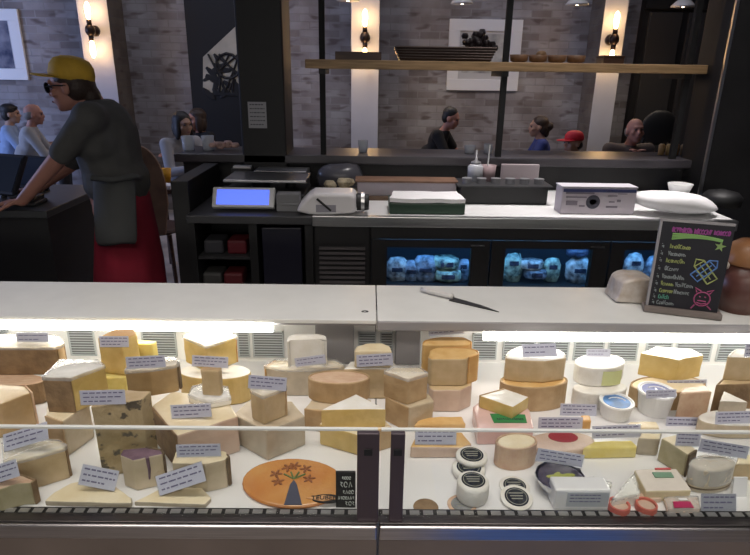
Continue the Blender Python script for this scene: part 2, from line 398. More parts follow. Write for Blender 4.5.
# glasses, bottle and jars on the bar
def tumbler(px, py, Y, h, rr, label, z=BZ, cat='glass', name='drinking_glass', mat=None):
    x = at_z(px, py, z).x; 
    b = MB(); b.lathe((x, Y, z), [(rr*.85, 0), (rr, h), (rr*.92, h), (rr*.78, .006), (.001, .006)], 18)
    return tag(b.build(name, mat or m_tumbler, smooth=True), label, cat)
m_tumbler = M('tumbler_glass', (.72, .76, .82), .08); m_tumbler.node_tree.nodes['Principled BSDF'].inputs['Alpha'].default_value = .55
tumbler(363, 152, 3.78, .075, .032, 'short clear glass on the bar before the middle pilaster')
tumbler(188, 151, 3.75, .09, .04, 'clear tumbler on the bar left end')
tumbler(207, 151, 3.78, .09, .04, 'clear tumbler on the bar close to the black column')
tumbler(469, 153, 3.80, .05, .035, 'small glass bowl on the bar right of the man in black')
tumbler(487, 153, 3.80, .06, .03, 'small glass cup on the bar left of the middle post')
b = MB(); x = at_z(222, 150, BZ).x
for k in range(9): b.ell((x+RND.uniform(-.08, .08), 3.8+RND.uniform(-.05, .05), BZ+.02+RND.uniform(0, .03)), .03, .03, .02, 8)
tag(b.build('food_plate', M('pink_food', (.55, .36, .32), .6, var=.3, scale=30), smooth=True), 'pinkish heap of food on the bar next to the column', 'food')
# ------------------------------------------------------------------ back counter and its fridge
KZ = .92
kx0, kx1 = at_z(313, 214, KZ).x, at_z(735, 220, KZ).x
KY = 2.88
# service cabinet on the left, carrying the scale
lx0 = at_z(190, 212, KZ).x
r = empty('service_cabinet', ((lx0+kx0)/2, 3.2, 0), 'black open cabinet under the weighing scale', 'cabinet')
b = MB(); b.box((lx0, KY-.03, KZ-.04), (kx0, 3.66, KZ)); b.build('cabinet_top', m_dgrey, r, bevel=.004)
b = MB(); b.box((lx0, 3.2, 0), (kx0, 3.62, KZ-.04)); b.box((lx0, KY, 0), (lx0+.03, 3.2, KZ-.04)); b.box((lx0+.3, KY, 0), (lx0+.34, 3.2, KZ-.04)); b.box((kx0-.04, KY, 0), (kx0, 3.2, KZ-.04)); b.build('carcass', m_black, r)
for z in (.5, .68): b = MB(); b.box((lx0+.03, KY+.02, z), (lx0+.3, 3.2, z+.015)); b.build('shelf', m_dgrey, r)
b = MB(); b.box((lx0+.36, KY+.02, .1), (kx0-.06, KY+.04, .85)); b.build('door', M('navy_door', (.012, .012, .024), .4), r, bevel=.004)
for k, (dx, z, col, lb) in enumerate(((.10, .695, (.05, .05, .06), 'dark folded bag on the upper shelf of the black cabinet'), (.22, .695, (.13, .012, .02), 'dark red box on the upper shelf of the black cabinet'), (.19, .515, (.12, .015, .02), 'dark red tin on the lower shelf of the black cabinet'), (.08, .515, (.06, .06, .06), 'grey tin on the lower shelf of the black cabinet'))):
    b = MB(); b.box((lx0+dx-.05, KY+.06, z), (lx0+dx+.05, KY+.2, z+.075)); tag(b.build(('storage_bag', 'storage_box', 'storage_tin', 'storage_tin')[k], M('stored%d' % k, col, .6), bevel=.012), lb, ('bag', 'box', 'tin', 'tin')[k])

r = empty('back_counter', ((kx0+kx1)/2, 3.2, 0), 'low refrigerated back counter with white top and glass doors', 'counter')
b = MB(); b.box((kx0, KY+.02, KZ-.035), (kx1, 3.66, KZ)); b.build('worktop', M('back_worktop', (.72, .72, .72), .35, var=.04, scale=5), r, bevel=.003)
b = MB(); b.box((kx0, KY-.02, KZ-.05), (kx1, KY+.02, KZ+.002)); b.build('steel_nosing', m_steel, r, bevel=.003)
gx = at_y(371, 250, KY).x
b = MB(); b.box((kx0, KY+.04, 0), (gx, KY+.5, KZ-.05)); b.build('compressor_housing', m_black, r)
b = MB()
for k in range(18):
    z = .30+k*.026; b.box((kx0+.03, KY+.005, z), (gx-.03, KY+.03, z+.012), None)
b.build('grille', M('grille_grey', (.12, .11, .115), .4, metal=.2), r)
b = MB(); b.box((kx0+.01, KY+.02, .27), (gx-.01, KY+.04, KZ-.06)); b.build('grille_frame', m_dark, r)
# fridge shell
FB = KY+.55
b = MB(); b.box((gx, FB, .0), (kx1, FB+.03, KZ-.04)); b.box((gx, KY+.05, .0), (kx1, FB, .04)); b.box((gx, KY+.05, KZ-.11), (kx1, FB, KZ-.04)); b.box((gx, KY+.05, .04), (gx+.02, FB, KZ-.11)); b.box((kx1-.02, KY+.05, .04), (kx1, FB, KZ-.11)); b.build('fridge_shell', M('fridge_inside', (.05, .055, .07), .4), r)
b = MB(); b.box((gx, KY+.0, KZ-.115), (kx1, KY+.05, KZ-.05)); b.build('fascia', m_dark, r)
doorpx = ((371, 491, 387, 471), (491, 611, 505, 592), (611, 733, 624, 714))
ztop = at_y(430, 248, KY).z
for (a, c, wa, wc) in doorpx:
    xa, xc = at_y(a, 250, KY).x+.004, at_y(c, 250, KY).x-.004; wxa, wxc = at_y(wa, 260, KY).x, at_y(wc, 260, KY).x
    b = MB(); y0, y1 = KY+.005, KY+.045
    b.box((xa, y0, .06), (wxa, y1, KZ-.12)); b.box((wxc, y0, .06), (xc, y1, KZ-.12)); b.box((wxa, y0, ztop), (wxc, y1, KZ-.12)); b.box((wxa, y0, .06), (wxc, y1, .16))
    d = b.build('glass_door', m_dark, r)
    b = MB(); b.box((wxa, KY+.02, .16), (wxc, KY+.026, ztop)); b.build('pane', m_glass, d)
    b = MB(); b.box((xc-.10, y0-.006, KZ-.15), (xc-.03, y0+.001, KZ-.143)); b.build('handle', m_steel, d)
shz = .50
b = MB(); b.box((gx+.02, KY+.10, shz-.012), (kx1-.02, FB, shz)); b.build('fridge_shelf', m_dgrey, r)
m_bled = M('blue_led', (.3, .6, 1), .5, emit=(.16, .48, 1), estr=14)
b = MB(); b.box((gx+.05, KY+.10, KZ-.125), (kx1-.05, KY+.125, KZ-.112)); b.build('led_strip', m_bled, r)
# wrapped cheeses inside the fridge
m_fr = [M('wrapped_pale', (.10, .11, .13), .15, col2=(.75, .8, .8), scale=24, bump=.5), M('wrapped_green', (.06, .10, .10), .15, col2=(.6, .8, .65), scale=26, bump=.5), M('wrapped_grey', (.05, .07, .10), .15, col2=(.45, .55, .7), scale=22, bump=.5), M('wrapped_dark', (.02, .025, .04), .2, col2=(.1, .12, .2), scale=20, bump=.5)]
inside = [
 (397, 268, 13, 'u', 0, 'wrapped cheese ball at the far left of the left fridge window'), (411, 270, 12, 'u', 2, 'second wrapped cheese in the left fridge window'),
 (425, 268, 15, 'u', 2, 'tall grey wrapped cheese in the middle of the left fridge window'), (446, 262, 15, 'f', 1, 'upper flat wheel at the right of the left fridge window'),
 (447, 274, 16, 'f', 1, 'lower flat wheel at the right of the left fridge window'), (463, 266, 8, 'u', 2, 'small upright cheese beside the right frame of the left fridge window'),
 (513, 262, 11, 'u', 1, 'green-white cheese at the left of the middle fridge window'), (531, 264, 13, 'f', 0, 'pale flat wheel in the middle fridge window'),
 (535, 273, 13, 'f', 2, 'grey flat cheese low in the middle fridge window'), (552, 266, 10, 'u', 1, 'round cheese at the centre of the middle fridge window'),
 (577, 252, 12, 'f', 3, 'dark wheel on top at the right of the middle fridge window'), (578, 269, 14, 'u', 0, 'large pale cheese at the right of the middle fridge window'),
 (634, 262, 11, 'u', 0, 'round wrapped cheese in the right fridge window'), (655, 267, 13, 'u', 2, 'blue-lit wrapped cheese half hidden behind the menu board')]
for (px, py, rr, kind, mi, lb) in inside:
    p = at_y(px, py, KY+.24); q = rr/195.0
    ro = empty('wrapped_cheese', (p.x, p.y, shz), lb, 'cheese', 'wrapped cheeses inside the back fridge')
    b = MB()
    if kind == 'u':
        h = max(.09, p.z+q-shz); b.lathe((p.x, p.y, shz), [(.001, 0), (q*.8, .003), (q, h*.3), (q*.98, h*.7), (q*.6, h*.95), (.001, h)], 18, 1, .6)
    else:
        h = q*.75; z0 = max(shz, p.z-h/2); b.lathe((p.x, p.y, z0), [(.001, 0), (q*.9, .002), (q, h*.3), (q, h*.7), (q*.9, h), (.001, h)], 22, 1, .75)
    b.jitter(.006, 25); b.build('body', m_fr[mi], ro, smooth=True)
    b = MB(); zc = p.z; b.box((p.x-q*.45, p.y-q*(.62 if kind == 'u' else .78), zc-.012), (p.x+q*.45, p.y-q*.5, zc+.014)); b.build('label_patch', m_fr[3], ro, bevel=.004)

# ------------------------------------------------------------------ things on the back counter
m_grey = M('grey_plastic', (.20, .20, .21), .4); m_screen = M('blue_screen', (.05, .1, .5), .3, emit=(.10, .17, 1.0), estr=1.25)
# scale with blue display
p0 = at_z(213, 208, KZ); Ys = 2.98
r = empty('weighing_scale', (p0.x+.2, 3.1, KZ), 'dark counter scale with a glowing blue display and steel pan', 'scale')
xa, xb, xc = at_y(213, 207, Ys).x, at_y(275, 207, Ys).x, at_y(306, 200, Ys+.1).x
b = MB(); b.box((xa+.01, Ys+.06, KZ), (xc, Ys+.42, KZ+.07)); b.build('body', m_black, r, bevel=.01)
zA, zB = at_y(240, 207, Ys-.03).z, at_y(240, 187, Ys+.03).z
t = math.atan2(.06, zB-zA); hL = (zB-zA)/math.cos(t)
Mx = Matrix.Translation(V(((xa+xb)/2, Ys-.03, zA))) @ Matrix.Rotation(-t, 4, 'X'); w = (xb-xa)/2
b = MB(); b.box((-w, 0, 0), (w, .03, hL), Mx); b.build('display_housing', M('display_bezel', (.58, .58, .56), .4), r, bevel=.005)
b = MB(); b.box((-w*.85, -.003, hL*.12), (w*.82, .002, hL*.86), Mx); b.build('display_screen', m_screen, r)
b = MB(); b.box((xb+.01, Ys-.02, KZ), (xc-.02, Ys+.06, KZ+.09)); b.box((xb+.015, Ys-.028, KZ+.035), (xc-.025, Ys-.018, KZ+.043)); b.build('printer', m_grey, r, bevel=.004)
b = MB(); b.box((xa+.03, Ys+.12, KZ+.12), (xc, Ys+.40, KZ+.135)); b.build('pan', m_steel, r, bevel=.004)
b = MB(); b.cyl((xa+.2, Ys+.27, KZ+.07), (xa+.2, Ys+.27, KZ+.12), .05); b.cyl((xc-.1, Ys+.27, KZ+.07), (xc-.1, Ys+.27, KZ+.12), .03); b.build('pan_support', m_black, r)
# paper roll / steel box behind
xa, xb = at_y(252, 172, 3.4).x, at_y(306, 172, 3.4).x
b = MB(); b.box((xa, 3.45, KZ), (xb, 3.62, at_y(280, 171, 3.45).z)); tag(b.build('steel_bin', M('bin_steel', (.45, .45, .46), .35, metal=.6), bevel=.006), 'brushed steel bin behind the weighing scale', 'bin')
xa, xb = at_y(232, 166, 3.55).x, at_y(276, 166, 3.55).x; zz = at_y(255, 168, 3.55).z
b = MB(); b.box((xa, 3.64, KZ), (xb, 3.655, KZ+.01)); b.box((xa, 3.52, KZ), (xb-.14, 3.59, zz)); o = b.build('napkin_holder', m_dgrey, bevel=.004); tag(o, 'low grey holder with white napkins before the black column', 'holder')
b = MB(); b.box((xa+.01, 3.53, zz), (xb-.15, 3.585, zz+.012)); b.build('napkin', m_paper, o)

# white rounded machine housing
Yp = 2.885
def P2(px, py, Y=Yp): q = at_y(px, py, Y); return (q.x, q.z)
r = empty('slicer_housing', at_y(331, 216, Yp), 'rounded white machine housing with dark slanted mark and black knob', 'slicer')
r.location.z = KZ
prof = [(296, 212), (299, 205), (307, 197), (313, 193.5), (352, 194), (356, 197), (357, 212), (352, 214), (330, 215.5), (308, 215.5)]
b = MB(); rings = []
for (yy, sc) in ((Yp, .9), (Yp+.02, 1), (Yp+.16, 1), (Yp+.2, .85)):
    pts = [P2(x, y) for x, y in prof]; cx_ = sum(p[0] for p in pts)/len(pts); cz_ = sum(p[1] for p in pts)/len(pts)
    rings.append([(cx_+(x-cx_)*sc, yy, max(KZ+.0005, cz_+(z-cz_)*sc)) for x, z in pts])
b.loft(rings); b.build('housing', M('housing_white', (.74, .72, .73), .35), r, bevel=.012, segs=3)
b = MB(); a = P2(316, 212); c = P2(336, 205); b.box((a[0], Yp-.004, a[1]), (c[0], Yp+.02, c[1])); b.build('panel', M('panel_grey', (.3, .29, .33), .5), r)
b = MB(); a = P2(317, 198.5); c = P2(331, 210.5); b.tube([(a[0], Yp-.006, a[1]), (c[0], Yp-.006, c[1])], .006, 6); b.build('slanted_mark', m_black, r)
a = P2(362, 204.5); b = MB(); b.cyl((a[0]-.03, Yp+.06, a[1]), (a[0]+.035, Yp+.06, a[1]), .045, .04, 20); b.build('knob', m_black, r, bevel=.006)
b = MB(); b.cyl((a[0]-.005, Yp+.06, a[1]+.001), (a[0]+.012, Yp+.06, a[1]+.001), .048, .048, 20); b.build('knob_ring', m_steel, r)

def carton(name, label, cat, x0, yb, x1, yt, z0, depth, mat, bev=.006, Yf=None):
    a = at_z(x0, yb, z0); c = at_z(x1, yb, z0); Y = Yf or (a.y+c.y)/2; a = at_y(x0, yb, Y); c = at_y(x1, yb, Y); zt = at_y((x0+x1)/2, yt, Y).z
    r = empty(name, ((a.x+c.x)/2, Y+depth/2, z0), label, cat)
    b = MB(); b.box((a.x, Y, z0), (c.x, Y+depth, zt)); b.build('body', mat, r, bevel=bev)
    return r, a.x, c.x, Y, zt
# lilac carton with brown board lid
r, xa, xb, Y, zt = carton('cardboard_carton', 'lilac cardboard carton with a brown board on its top', 'carton', 357, 199, 456, 182.5, KZ, .13, m_card, Yf=3.28)
b = MB(); b.box((xa-.01, Y-.012, zt), (xb+.005, Y+.14, zt+.010)); b.build('board_lid', M('brown_board', (.20, .11, .07), .6, var=.2, scale=10), r)
b = MB(); b.box((xa+.01, Y-.016, KZ), (xb-.02, Y-.002, KZ+.025)); b.build('base_strip', M('brown_strip', (.13, .08, .05), .6), r)
# dark green box with white sheets
r, xa, xb, Y, zt = carton('green_box', 'dark green box topped with loose white paper at the counter edge', 'box', 389, 213, 465, 203, KZ, .2, M('dark_green', (.012, .04, .022), .35), .008, Yf=2.93)
b = MB(); b.prism([(xa+.0, Y+.0), (xb-.0, Y+.0), (xb-.02, Y+.2), (xa+.03, Y+.2)], zt, zt+.02); b.subdiv(5); b.jitter(.006, 20); b.build('white_sheets', m_paper, r, smooth=False)
# dark tray of condiments
r, xa, xb, Y, zt = carton('condiment_tray', 'long black tray of lidded jars on the white worktop', 'tray', 460, 203, 547, 187, KZ, .2, m_black, .006, Yf=3.2)
b = MB(); b.box((xa-.02, Y-.02, zt), (xb+.02, Y+.22, zt+.008)); b.build('tray_rim', m_dgrey, r)
for k in range(6):
    x = xa+.04+(xb-xa-.08)*k/5
    o = empty('condiment_jar', (x, Y+.06, zt+.008), 'small lidded jar in the black tray, %s' % ('first from its left end', 'second from its left end', 'third from its left end', 'third from its right end', 'second from its right end', 'last at its right end')[k], 'jar', 'jars in the black condiment tray')
    b = MB(); b.cyl((x, Y+.06, zt+.008), (x, Y+.06, zt+.03), .026, .026, 16); b.build('jar', M('jar_grey', (.25, .25, .27), .2), o)
    b = MB(); b.cyl((x, Y+.06, zt+.03), (x, Y+.06, zt+.038), .028, .028, 16); b.build('lid', m_grey, o)
# clear squeeze bottle and utensil cup
x = at_y(475, 178, 3.34).x; zb = zt+.008
o = empty('squeeze_bottle', (x, 3.34, zb), 'clear squeeze bottle with a pointed nozzle standing over the black tray', 'bottle')
b = MB(); b.lathe((x, 3.34, zb), [(.001, 0), (.045, .002), (.045, .08), (.03, .095)], 18); b.build('bottle', M('bottle_clear', (.4, .41, .44), .2), o, smooth=True)
b = MB(); b.lathe((x, 3.34, zb+.095), [(.03, 0), (.028, .012), (.008, .02), (.003, .08)], 14); b.build('nozzle', m_grey, o, smooth=True)
x = at_y(488, 178, 3.34).x
o = empty('utensil_cup', (x, 3.34, zb), 'dull pink utensil cup beside the squeeze bottle', 'cup')
b = MB(); b.lathe((x, 3.34, zb), [(.001, 0), (.035, .002), (.042, .09), (.038, .09), (.03, .01), (.001, .01)], 18); b.build('cup', M('cup_pink', (.3, .22, .23), .5), o, smooth=True)
b = MB(); b.cyl((x-.01, 3.34, zb+.011), (x+.0, 3.35, zb+.2), .005, n=6); b.build('spoon', m_steel, o)
# pale square panel (back of a tablet stand)
x0, x1 = at_y(500, 180, 3.5).x, at_y(538, 180, 3.5).x; z1 = at_y(520, 164, 3.5).z
o = empty('tablet_stand', ((x0+x1)/2, 3.5, KZ), 'pale square panel standing behind the black condiment tray', 'panel')
b = MB(); b.box((x0, 3.49, KZ+.05), (x1, 3.51, z1)); b.build('panel', M('pale_panel', (.42, .36, .38), .6), o, bevel=.006)
b = MB(); b.box((x0+.06, 3.45, KZ), (x1-.06, 3.56, KZ+.012)); b.box(((x0+x1)/2-.02, 3.5, KZ+.01), ((x0+x1)/2+.02, 3.515, KZ+.06)); b.build('foot', m_dgrey, o)
# shipping carton with round emblem
r, xa, xb, Y, zt = carton('shipping_carton', 'grey-lilac carton with round emblem and dark blue edge on the counter', 'carton', 560, 212, 634, 188, KZ, .11, m_card, .005, Yf=2.98)
h = zt-KZ
b = MB(); b.box((xa+.005, Y-.002, zt-.022), (xb-.005, Y+.001, zt-.006)); b.build('blue_tape', M('blue_tape', (.03, .04, .13), .5), r)
b = MB(); b.box((xa-.003, Y+.0, zt), (xb+.003, Y+.11, zt+.006)); b.build('flap', M('flap', (.5, .48, .52), .7), r)
def q(px, py): v = at_y(px, py, Y-.0015); return v
c0 = q(593, 202); b = MB()
b.lathe(c0, [(.029, -.0005), (.036, -.0005), (.036, .001), (.029, .001)], 28, M3=Matrix.Rotation(rad(90), 3, 'X')); b.lathe(c0, [(.001, -.0005), (.019, -.0005), (.019, .001), (.001, .001)], 16, 1, .8, Matrix.Rotation(rad(90), 3, 'X'))
b.box((c0.x-.03, Y-.002, c0.z-.008), (c0.x+.03, Y, c0.z-.001)); b.build('emblem', m_ink, r)
b = MB()
for (px, py, w, hh) in ((566, 193, 30, .008), (566, 197, 22, .006), (566, 203, 12, .022), (579, 206, 6, .008), (606, 207, 12, .01), (609, 202, 6, .007), (608, 196, 10, .005), (618, 194, 10, .004), (617, 201, 4, .012), (606, 191, 6, .004)):
    a = q(px, py); b.box((a.x, Y-.002, a.z-hh/2), (a.x+w/205, Y, a.z+hh/2))
b.build('print_blocks', M('carton_ink', (.16, .14, .17), .7), r)
# white bags, cups
def sack(label, pts, Y0, depth, name='paper_bag'):
    b = MB(); rings = []
    P = [at_y(x, y, Y0) for x, y in pts]; cz = sum(p.z for p in P)/len(P); cx_ = sum(p.x for p in P)/len(P)
    for k in range(7):
        s = math.sin(math.pi*(k+.7)/8.4)**.45; rings.append([(cx_+(p.x-cx_)*s, Y0+depth*k/6, max(KZ+.001, cz+(p.z-cz)*s)) for p in P])
    b.loft(rings); b.jitter(.007, 22)
    o = b.build(name, m_paper, smooth=True, mods=(('subsurf', 1),)); return tag(o, label, 'bag')
sack('long white paper bag lying by the menu board', [(640, 208), (643, 198), (660, 195), (700, 196), (718, 201), (729, 210), (731, 216), (700, 218), (668, 216)], 2.90, .2)
sack('flat white folded bag behind the long paper bag', [(633, 203), (636, 196), (660, 195), (688, 197), (700, 200), (700, 205), (660, 206)], 3.22, .14)
x = at_y(679, 192, 3.42).x
b = MB(); b.lathe((x, 3.42, KZ), [(.001, 0), (.04, .002), (.07, .09), (.066, .09), (.036, .008), (.001, .008)], 20); tag(b.build('white_bowl', m_white, smooth=True), 'white bowl behind the folded bag', 'bowl')
x = at_y(717, 196, 3.3).x
b = MB(); b.lathe((x, 3.25, KZ), [(.001, 0), (.10, .002), (.105, .05), (.08, .075), (.02, .09), (.001, .092)], 24); tag(b.build('black_pot_lid', m_black, smooth=True), 'black domed lid at the right end of the back counter', 'lid')
# small pile of odds behind the white housing
x = at_y(340, 190, 3.3).x
b = MB()
for k in range(8): b.ell((x+RND.uniform(-.06, .06), 3.32+RND.uniform(-.03, .03), KZ+.05+RND.uniform(0, .05)), .035, .03, .025, 9)
b.box((x-.10, 3.26, KZ), (x+.10, 3.38, KZ+.05))
tag(b.build('bread_basket', M('bread', (.42, .36, .25), .7, var=.4, scale=30), smooth=False), 'small basket of pale bread behind the white machine housing', 'basket')
b = MB(); x = at_y(340, 178, 3.5).x; b.ell((x, 3.5, KZ+.09), .14, .09, .09); b.jitter(.02, 14); tag(b.build('plastic_bag', M('bag_dark', (.10, .10, .12), .25), smooth=True), 'crumpled dark plastic bag behind the bread basket', 'bag')
# ------------------------------------------------------------------ front display cases
DZ = .74          # deck
DY0, DY1 = .995, 1.665
WYF = 1.50        # worktop front edge
WT = at_y(300, 319.5, WYF).z
WYB = 1.785
seam = at_z(376.5, 305, WT).x
GY = .978
m_deck = M('white_deck', (.78, .77, .76), .3, var=.03, scale=4)
m_back = M('white_case_back', (.80, .80, .78), .4)
m_louv = M('louvre_grey', (.50, .53, .54), .4); m_rec = M('vent_recess', (.20, .21, .215), .6)
m_led = M('led_tube', (1, 1, 1), .5, emit=(1, .97, .88), estr=13)
m_hous = M('case_grey', (.34, .33, .34), .45, metal=.2)
m_base = M('brown_base', (.17, .132, .112), .45, var=.12, scale=5)
m_post = M('post_plum', (.075, .055, .066), .35, metal=.3)
m_edge = M('glass_edge', (.80, .82, .78), .25)
m_rail2 = M('rail_top_steel', (.15, .135, .135), .42, metal=1, var=.1, scale=6, stretch=(1, 40, 40))
zled = at_y(200, 333, WYF+.03).z
def lx(px): return at_y(px, 330, WYF+.02).x
gtop = at_y(200, 427, GY).z
def case(x0, x1, label, led, vents, posts, lip):
    r = empty('display_case', ((x0+x1)/2, 1.35, 0), label, 'display case', 'refrigerated cheese display cases')
    b = MB(); b.box((x0, WYF, WT-.012), (x1, WYB, WT)); b.build('worktop', m_quartz, r, bevel=.002)
    if lip:
        b = MB(); b.box((x0, WYF-.004, WT-.03), (x1, WYF+.02, WT-.002)); b.build('worktop_lip', m_hous, r, bevel=.003)
    b = MB(); b.box((x0, WYF+.015, WT-.024), (x1, WYB-.05, WT-.012)); b.build('canopy', m_hous, r, bevel=.002)
    zt = WT-(.034 if lip else .012)
    b = MB(); b.box((led[0], WYF+(.004 if lip else -.002), zt-.026), (led[1], WYF+.015, zt)); b.build('light_tube', m_led, r)
    b = MB(); b.box((x0, DY1, .2), (x1, DY1+.03, WT-.05)); b.build('back_panel', m_back, r)
    b = MB(); b.box((x0, DY0, DZ-.03), (x1, DY1, DZ)); b.build('deck', m_deck, r)
    for (pa, pb) in vents:
        xa, xb = at_y(pa, 345, DY1).x, at_y(pb, 345, DY1).x; z1 = at_y(300, 331, DY1).z; z0 = at_y(300, 357, DY1).z
        v = MB(); v.box((xa, DY1-.006, z0), (xb, DY1+.0, z0+.004)); v.box((xa, DY1-.006, z1-.004), (xb, DY1, z1)); v.box((xa, DY1-.006, z0), (xa+.004, DY1, z1)); v.box((xb-.004, DY1-.006, z0), (xb, DY1, z1))
        o = v.build('vent', m_louv, r)
        v = MB(); n = 9
        for k in range(n):
            z = z0+.006+(z1-z0-.012)*k/n; v.box((xa+.004, -.012, 0), (xb-.004, -.002, .0022), Matrix.Translation((0, DY1, z)) @ Matrix.Rotation(rad(-30), 4, 'X'))
        v.build('louvres', m_louv, o)
        v = MB(); v.box((xa+.004, DY1-.002, z0+.004), (xb-.004, DY1-.0005, z1-.004)); v.build('vent_recess', m_rec, o)
    b = MB(); b.box((x0+.002, GY-.004, DZ+.003), (x1-.002, GY+.004, gtop-.004)); b.build('front_glass', m_glass, r)
    b = MB(); b.box((x0+.002, GY-.004, gtop-.004), (x1-.002, GY+.004, gtop)); b.build('glass_edge', m_edge, r)
    for (pa, pb) in posts:
        xa, xb = at_y(pa, 470, GY-.01).x, at_y(pb, 470, GY-.01).x; zt2 = at_y(368, 432, GY-.01).z
        b = MB(); b.box((xa, GY-.016, DZ), (xb, GY-.004, zt2)); o = b.build('glass_post', m_post, r, bevel=.002)
        zc = at_y(368, 450, GY-.01).z; xm = (xa+xb)/2
        b = MB(); b.box((xm-.008, GY-.02, zc-.006), (xm+.008, GY-.015, zc+.007)); b.build('clamp_bolt', m_black, o)
    # steel front rail in two steps, then the brown base
    zr = at_y(300, 524, GY-.02).z; zr2 = at_y(300, 541, GY-.03).z
    b = MB(); b.box((x0+.001, GY-.02, zr+.003), (x1-.001, DY0+.005, DZ+.001)); b.build('upper_rail', m_rail2, r, bevel=.003)
    b = MB(); b.box((x0+.001, GY-.028, zr2), (x1-.001, DY0+.005, zr)); b.build('lower_rail', m_rail, r, bevel=.003)
    b = MB(); b.box((x0+.001, GY-.012, .08), (x1-.001, DY0, zr2)); b.build('base_panel', m_base, r)
    g = MB(); n = int((x1-x0)/.028)
    for k in range(n):
        xx = x0+.008+k*.028; g.box((xx, GY+.0045, DZ), (xx+.02, GY+.016, DZ+.0048))
    g.build('air_grille', M('grille_steel', (.42, .41, .40), .4, metal=.6), r)
    b = MB(); b.box((x0, GY+.0042, DZ-.001), (x1, GY+.02, DZ+.003)); b.build('grille_slot', m_black, r)
    b = MB(); b.box((x0, DY1+.03, .1), (x1, DY1+.06, WT-.05)); b.build('rear_panel', m_dark, r)
    return r
cl = case(-2.2, seam-.0015, 'left refrigerated cheese case with white stone top and lit interior', (-2.18, lx(274)), ((-28, 11), (70, 96), (143, 177), (238, 250), (253, 284), (358, 376)), ((357, 379),), False)
cr = case(seam+.0015, 2.2, 'right refrigerated cheese case with white top and steel lip', (lx(483), 2.18), ((380, 393), (472, 497), (503, 535), (538, 569), (574, 604), (608, 638), (646, 672), (676, 712), (718, 752), (758, 794), (800, 836)), ((390, 404),), True)
# grey pillars on the back wall between the vents
for (pa, pb, root) in ((316, 354, cl), (395, 420, cr)):
    xa, xb = at_y(pa, 345, DY1).x, at_y(pb, 345, DY1).x
    b = MB(); b.box((xa, DY1-.02, DZ), (xb, DY1, WT-.05)); b.build('divider_panel', m_hous, root, bevel=.004)
b = MB(); p = at_z(365, 311.5, WT); b.lathe((p.x, p.y, WT-.001), [(.009, 0), (.009, .0018), (.004, .0018), (.004, 0)], 18, 1.15, .8); b.build('grommet', m_black, cl)

# ------------------------------------------------------------------ cheeses
def paste(n, c, c2=None, sp=None, rough=.42, coat=.25, th=.62): return M(n, c, rough, var=.1, scale=26, bump=.12, bscale=70, coat=coat, col2=c2, speckle=sp, spth=th)
P_gold = paste('paste_gold', (.60, .42, .13), (.68, .50, .19)); P_yel = paste('paste_yellow', (.74, .60, .16), (.80, .68, .26))
P_tan = paste('paste_tan', (.50, .37, .20), (.58, .44, .26)); P_cream = paste('paste_cream', (.74, .62, .40), (.80, .70, .50))
P_beige = paste('paste_beige', (.52, .43, .29), (.60, .50, .36)); P_orange = paste('paste_orange', (.64, .38, .13), (.72, .48, .2))
P_grey = paste('paste_greytan', (.43, .37, .28), (.52, .45, .34)); P_olive = paste('paste_olive', (.40, .35, .20), (.50, .44, .28))
P_pink = paste('paste_pinkish', (.58, .42, .32), (.66, .5, .39)); P_white = paste('paste_white', (.80, .77, .68), (.86, .84, .78))
R_brown = M('rind_brown', (.20, .125, .065), .7, col2=(.32, .21, .11), scale=22, bump=.35, bscale=90); R_dark = M('rind_dark', (.11, .075, .045), .7, col2=(.2, .14, .08), scale=25, bump=.3)
R_tan = M('rind_tan', (.42, .28, .14), .65, col2=(.55, .39, .22), scale=20, bump=.25); R_or = M('rind_orange', (.58, .30, .09), .5, col2=(.68, .42, .16), scale=18, bump=.15, coat=.2)
R_white = M('rind_bloomy', (.80, .78, .73), .8, col2=(.72, .68, .60), scale=24, bump=.3); R_pink = M('rind_pink', (.56, .36, .24), .65, col2=(.64, .47, .32), scale=30, bump=.3, stretch=(1, 3, 1))
R_mold = M('rind_mouldy', (.40, .30, .15), .75, col2=(.50, .40, .24), scale=14, bump=.4, speckle=(.12, .10, .07), spscale=34, spth=.57)
M_wrap = M('cling_film', (.90, .91, .90), .15, bump=1.0, bscale=34, coat=.6); M_wrap.node_tree.nodes['Principled BSDF'].inputs['Alpha'].default_value = .34
M_purple = M('wine_veins', (.10, .055, .085), .6, col2=(.2, .12, .16), scale=30)
CH = {}
def ell(cx, cy, rx, ry, n=30, a0=0): return [(cx+rx*math.cos(2*math.pi*k/n+a0), cy+ry*math.sin(2*math.pi*k/n+a0)) for k in range(n)]
def area(p): return sum(p[i][0]*p[(i+1) % len(p)][1]-p[(i+1) % len(p)][0]*p[i][1] for i in range(len(p)))/2
def rounded(poly, red, r=.016, k=5):
    n = len(poly); out = []; es = []; red = {e % n for e in red}
    for i in range(n):
        a, p, c = V(poly[i-1]), V(poly[i]), V(poly[(i+1) % n])
        if ((i-1) % n) in red or i in red:
            d1, d2 = (a-p), (c-p); t = min(r, .42*d1.length, .42*d2.length); q1, q2 = p+d1.normalized()*t, p+d2.normalized()*t
            for j in range(k):
                u = j/(k-1); w = q1*(1-u)**2+p*2*u*(1-u)+q2*u*u; out.append((w.x, w.y))
                if j < k-1 and ((i-1) % n) in red and i in red: es.append(len(out)-1)
        else: out.append((p.x, p.y))
        if i in red: es.append(len(out)-1)
    return out, es
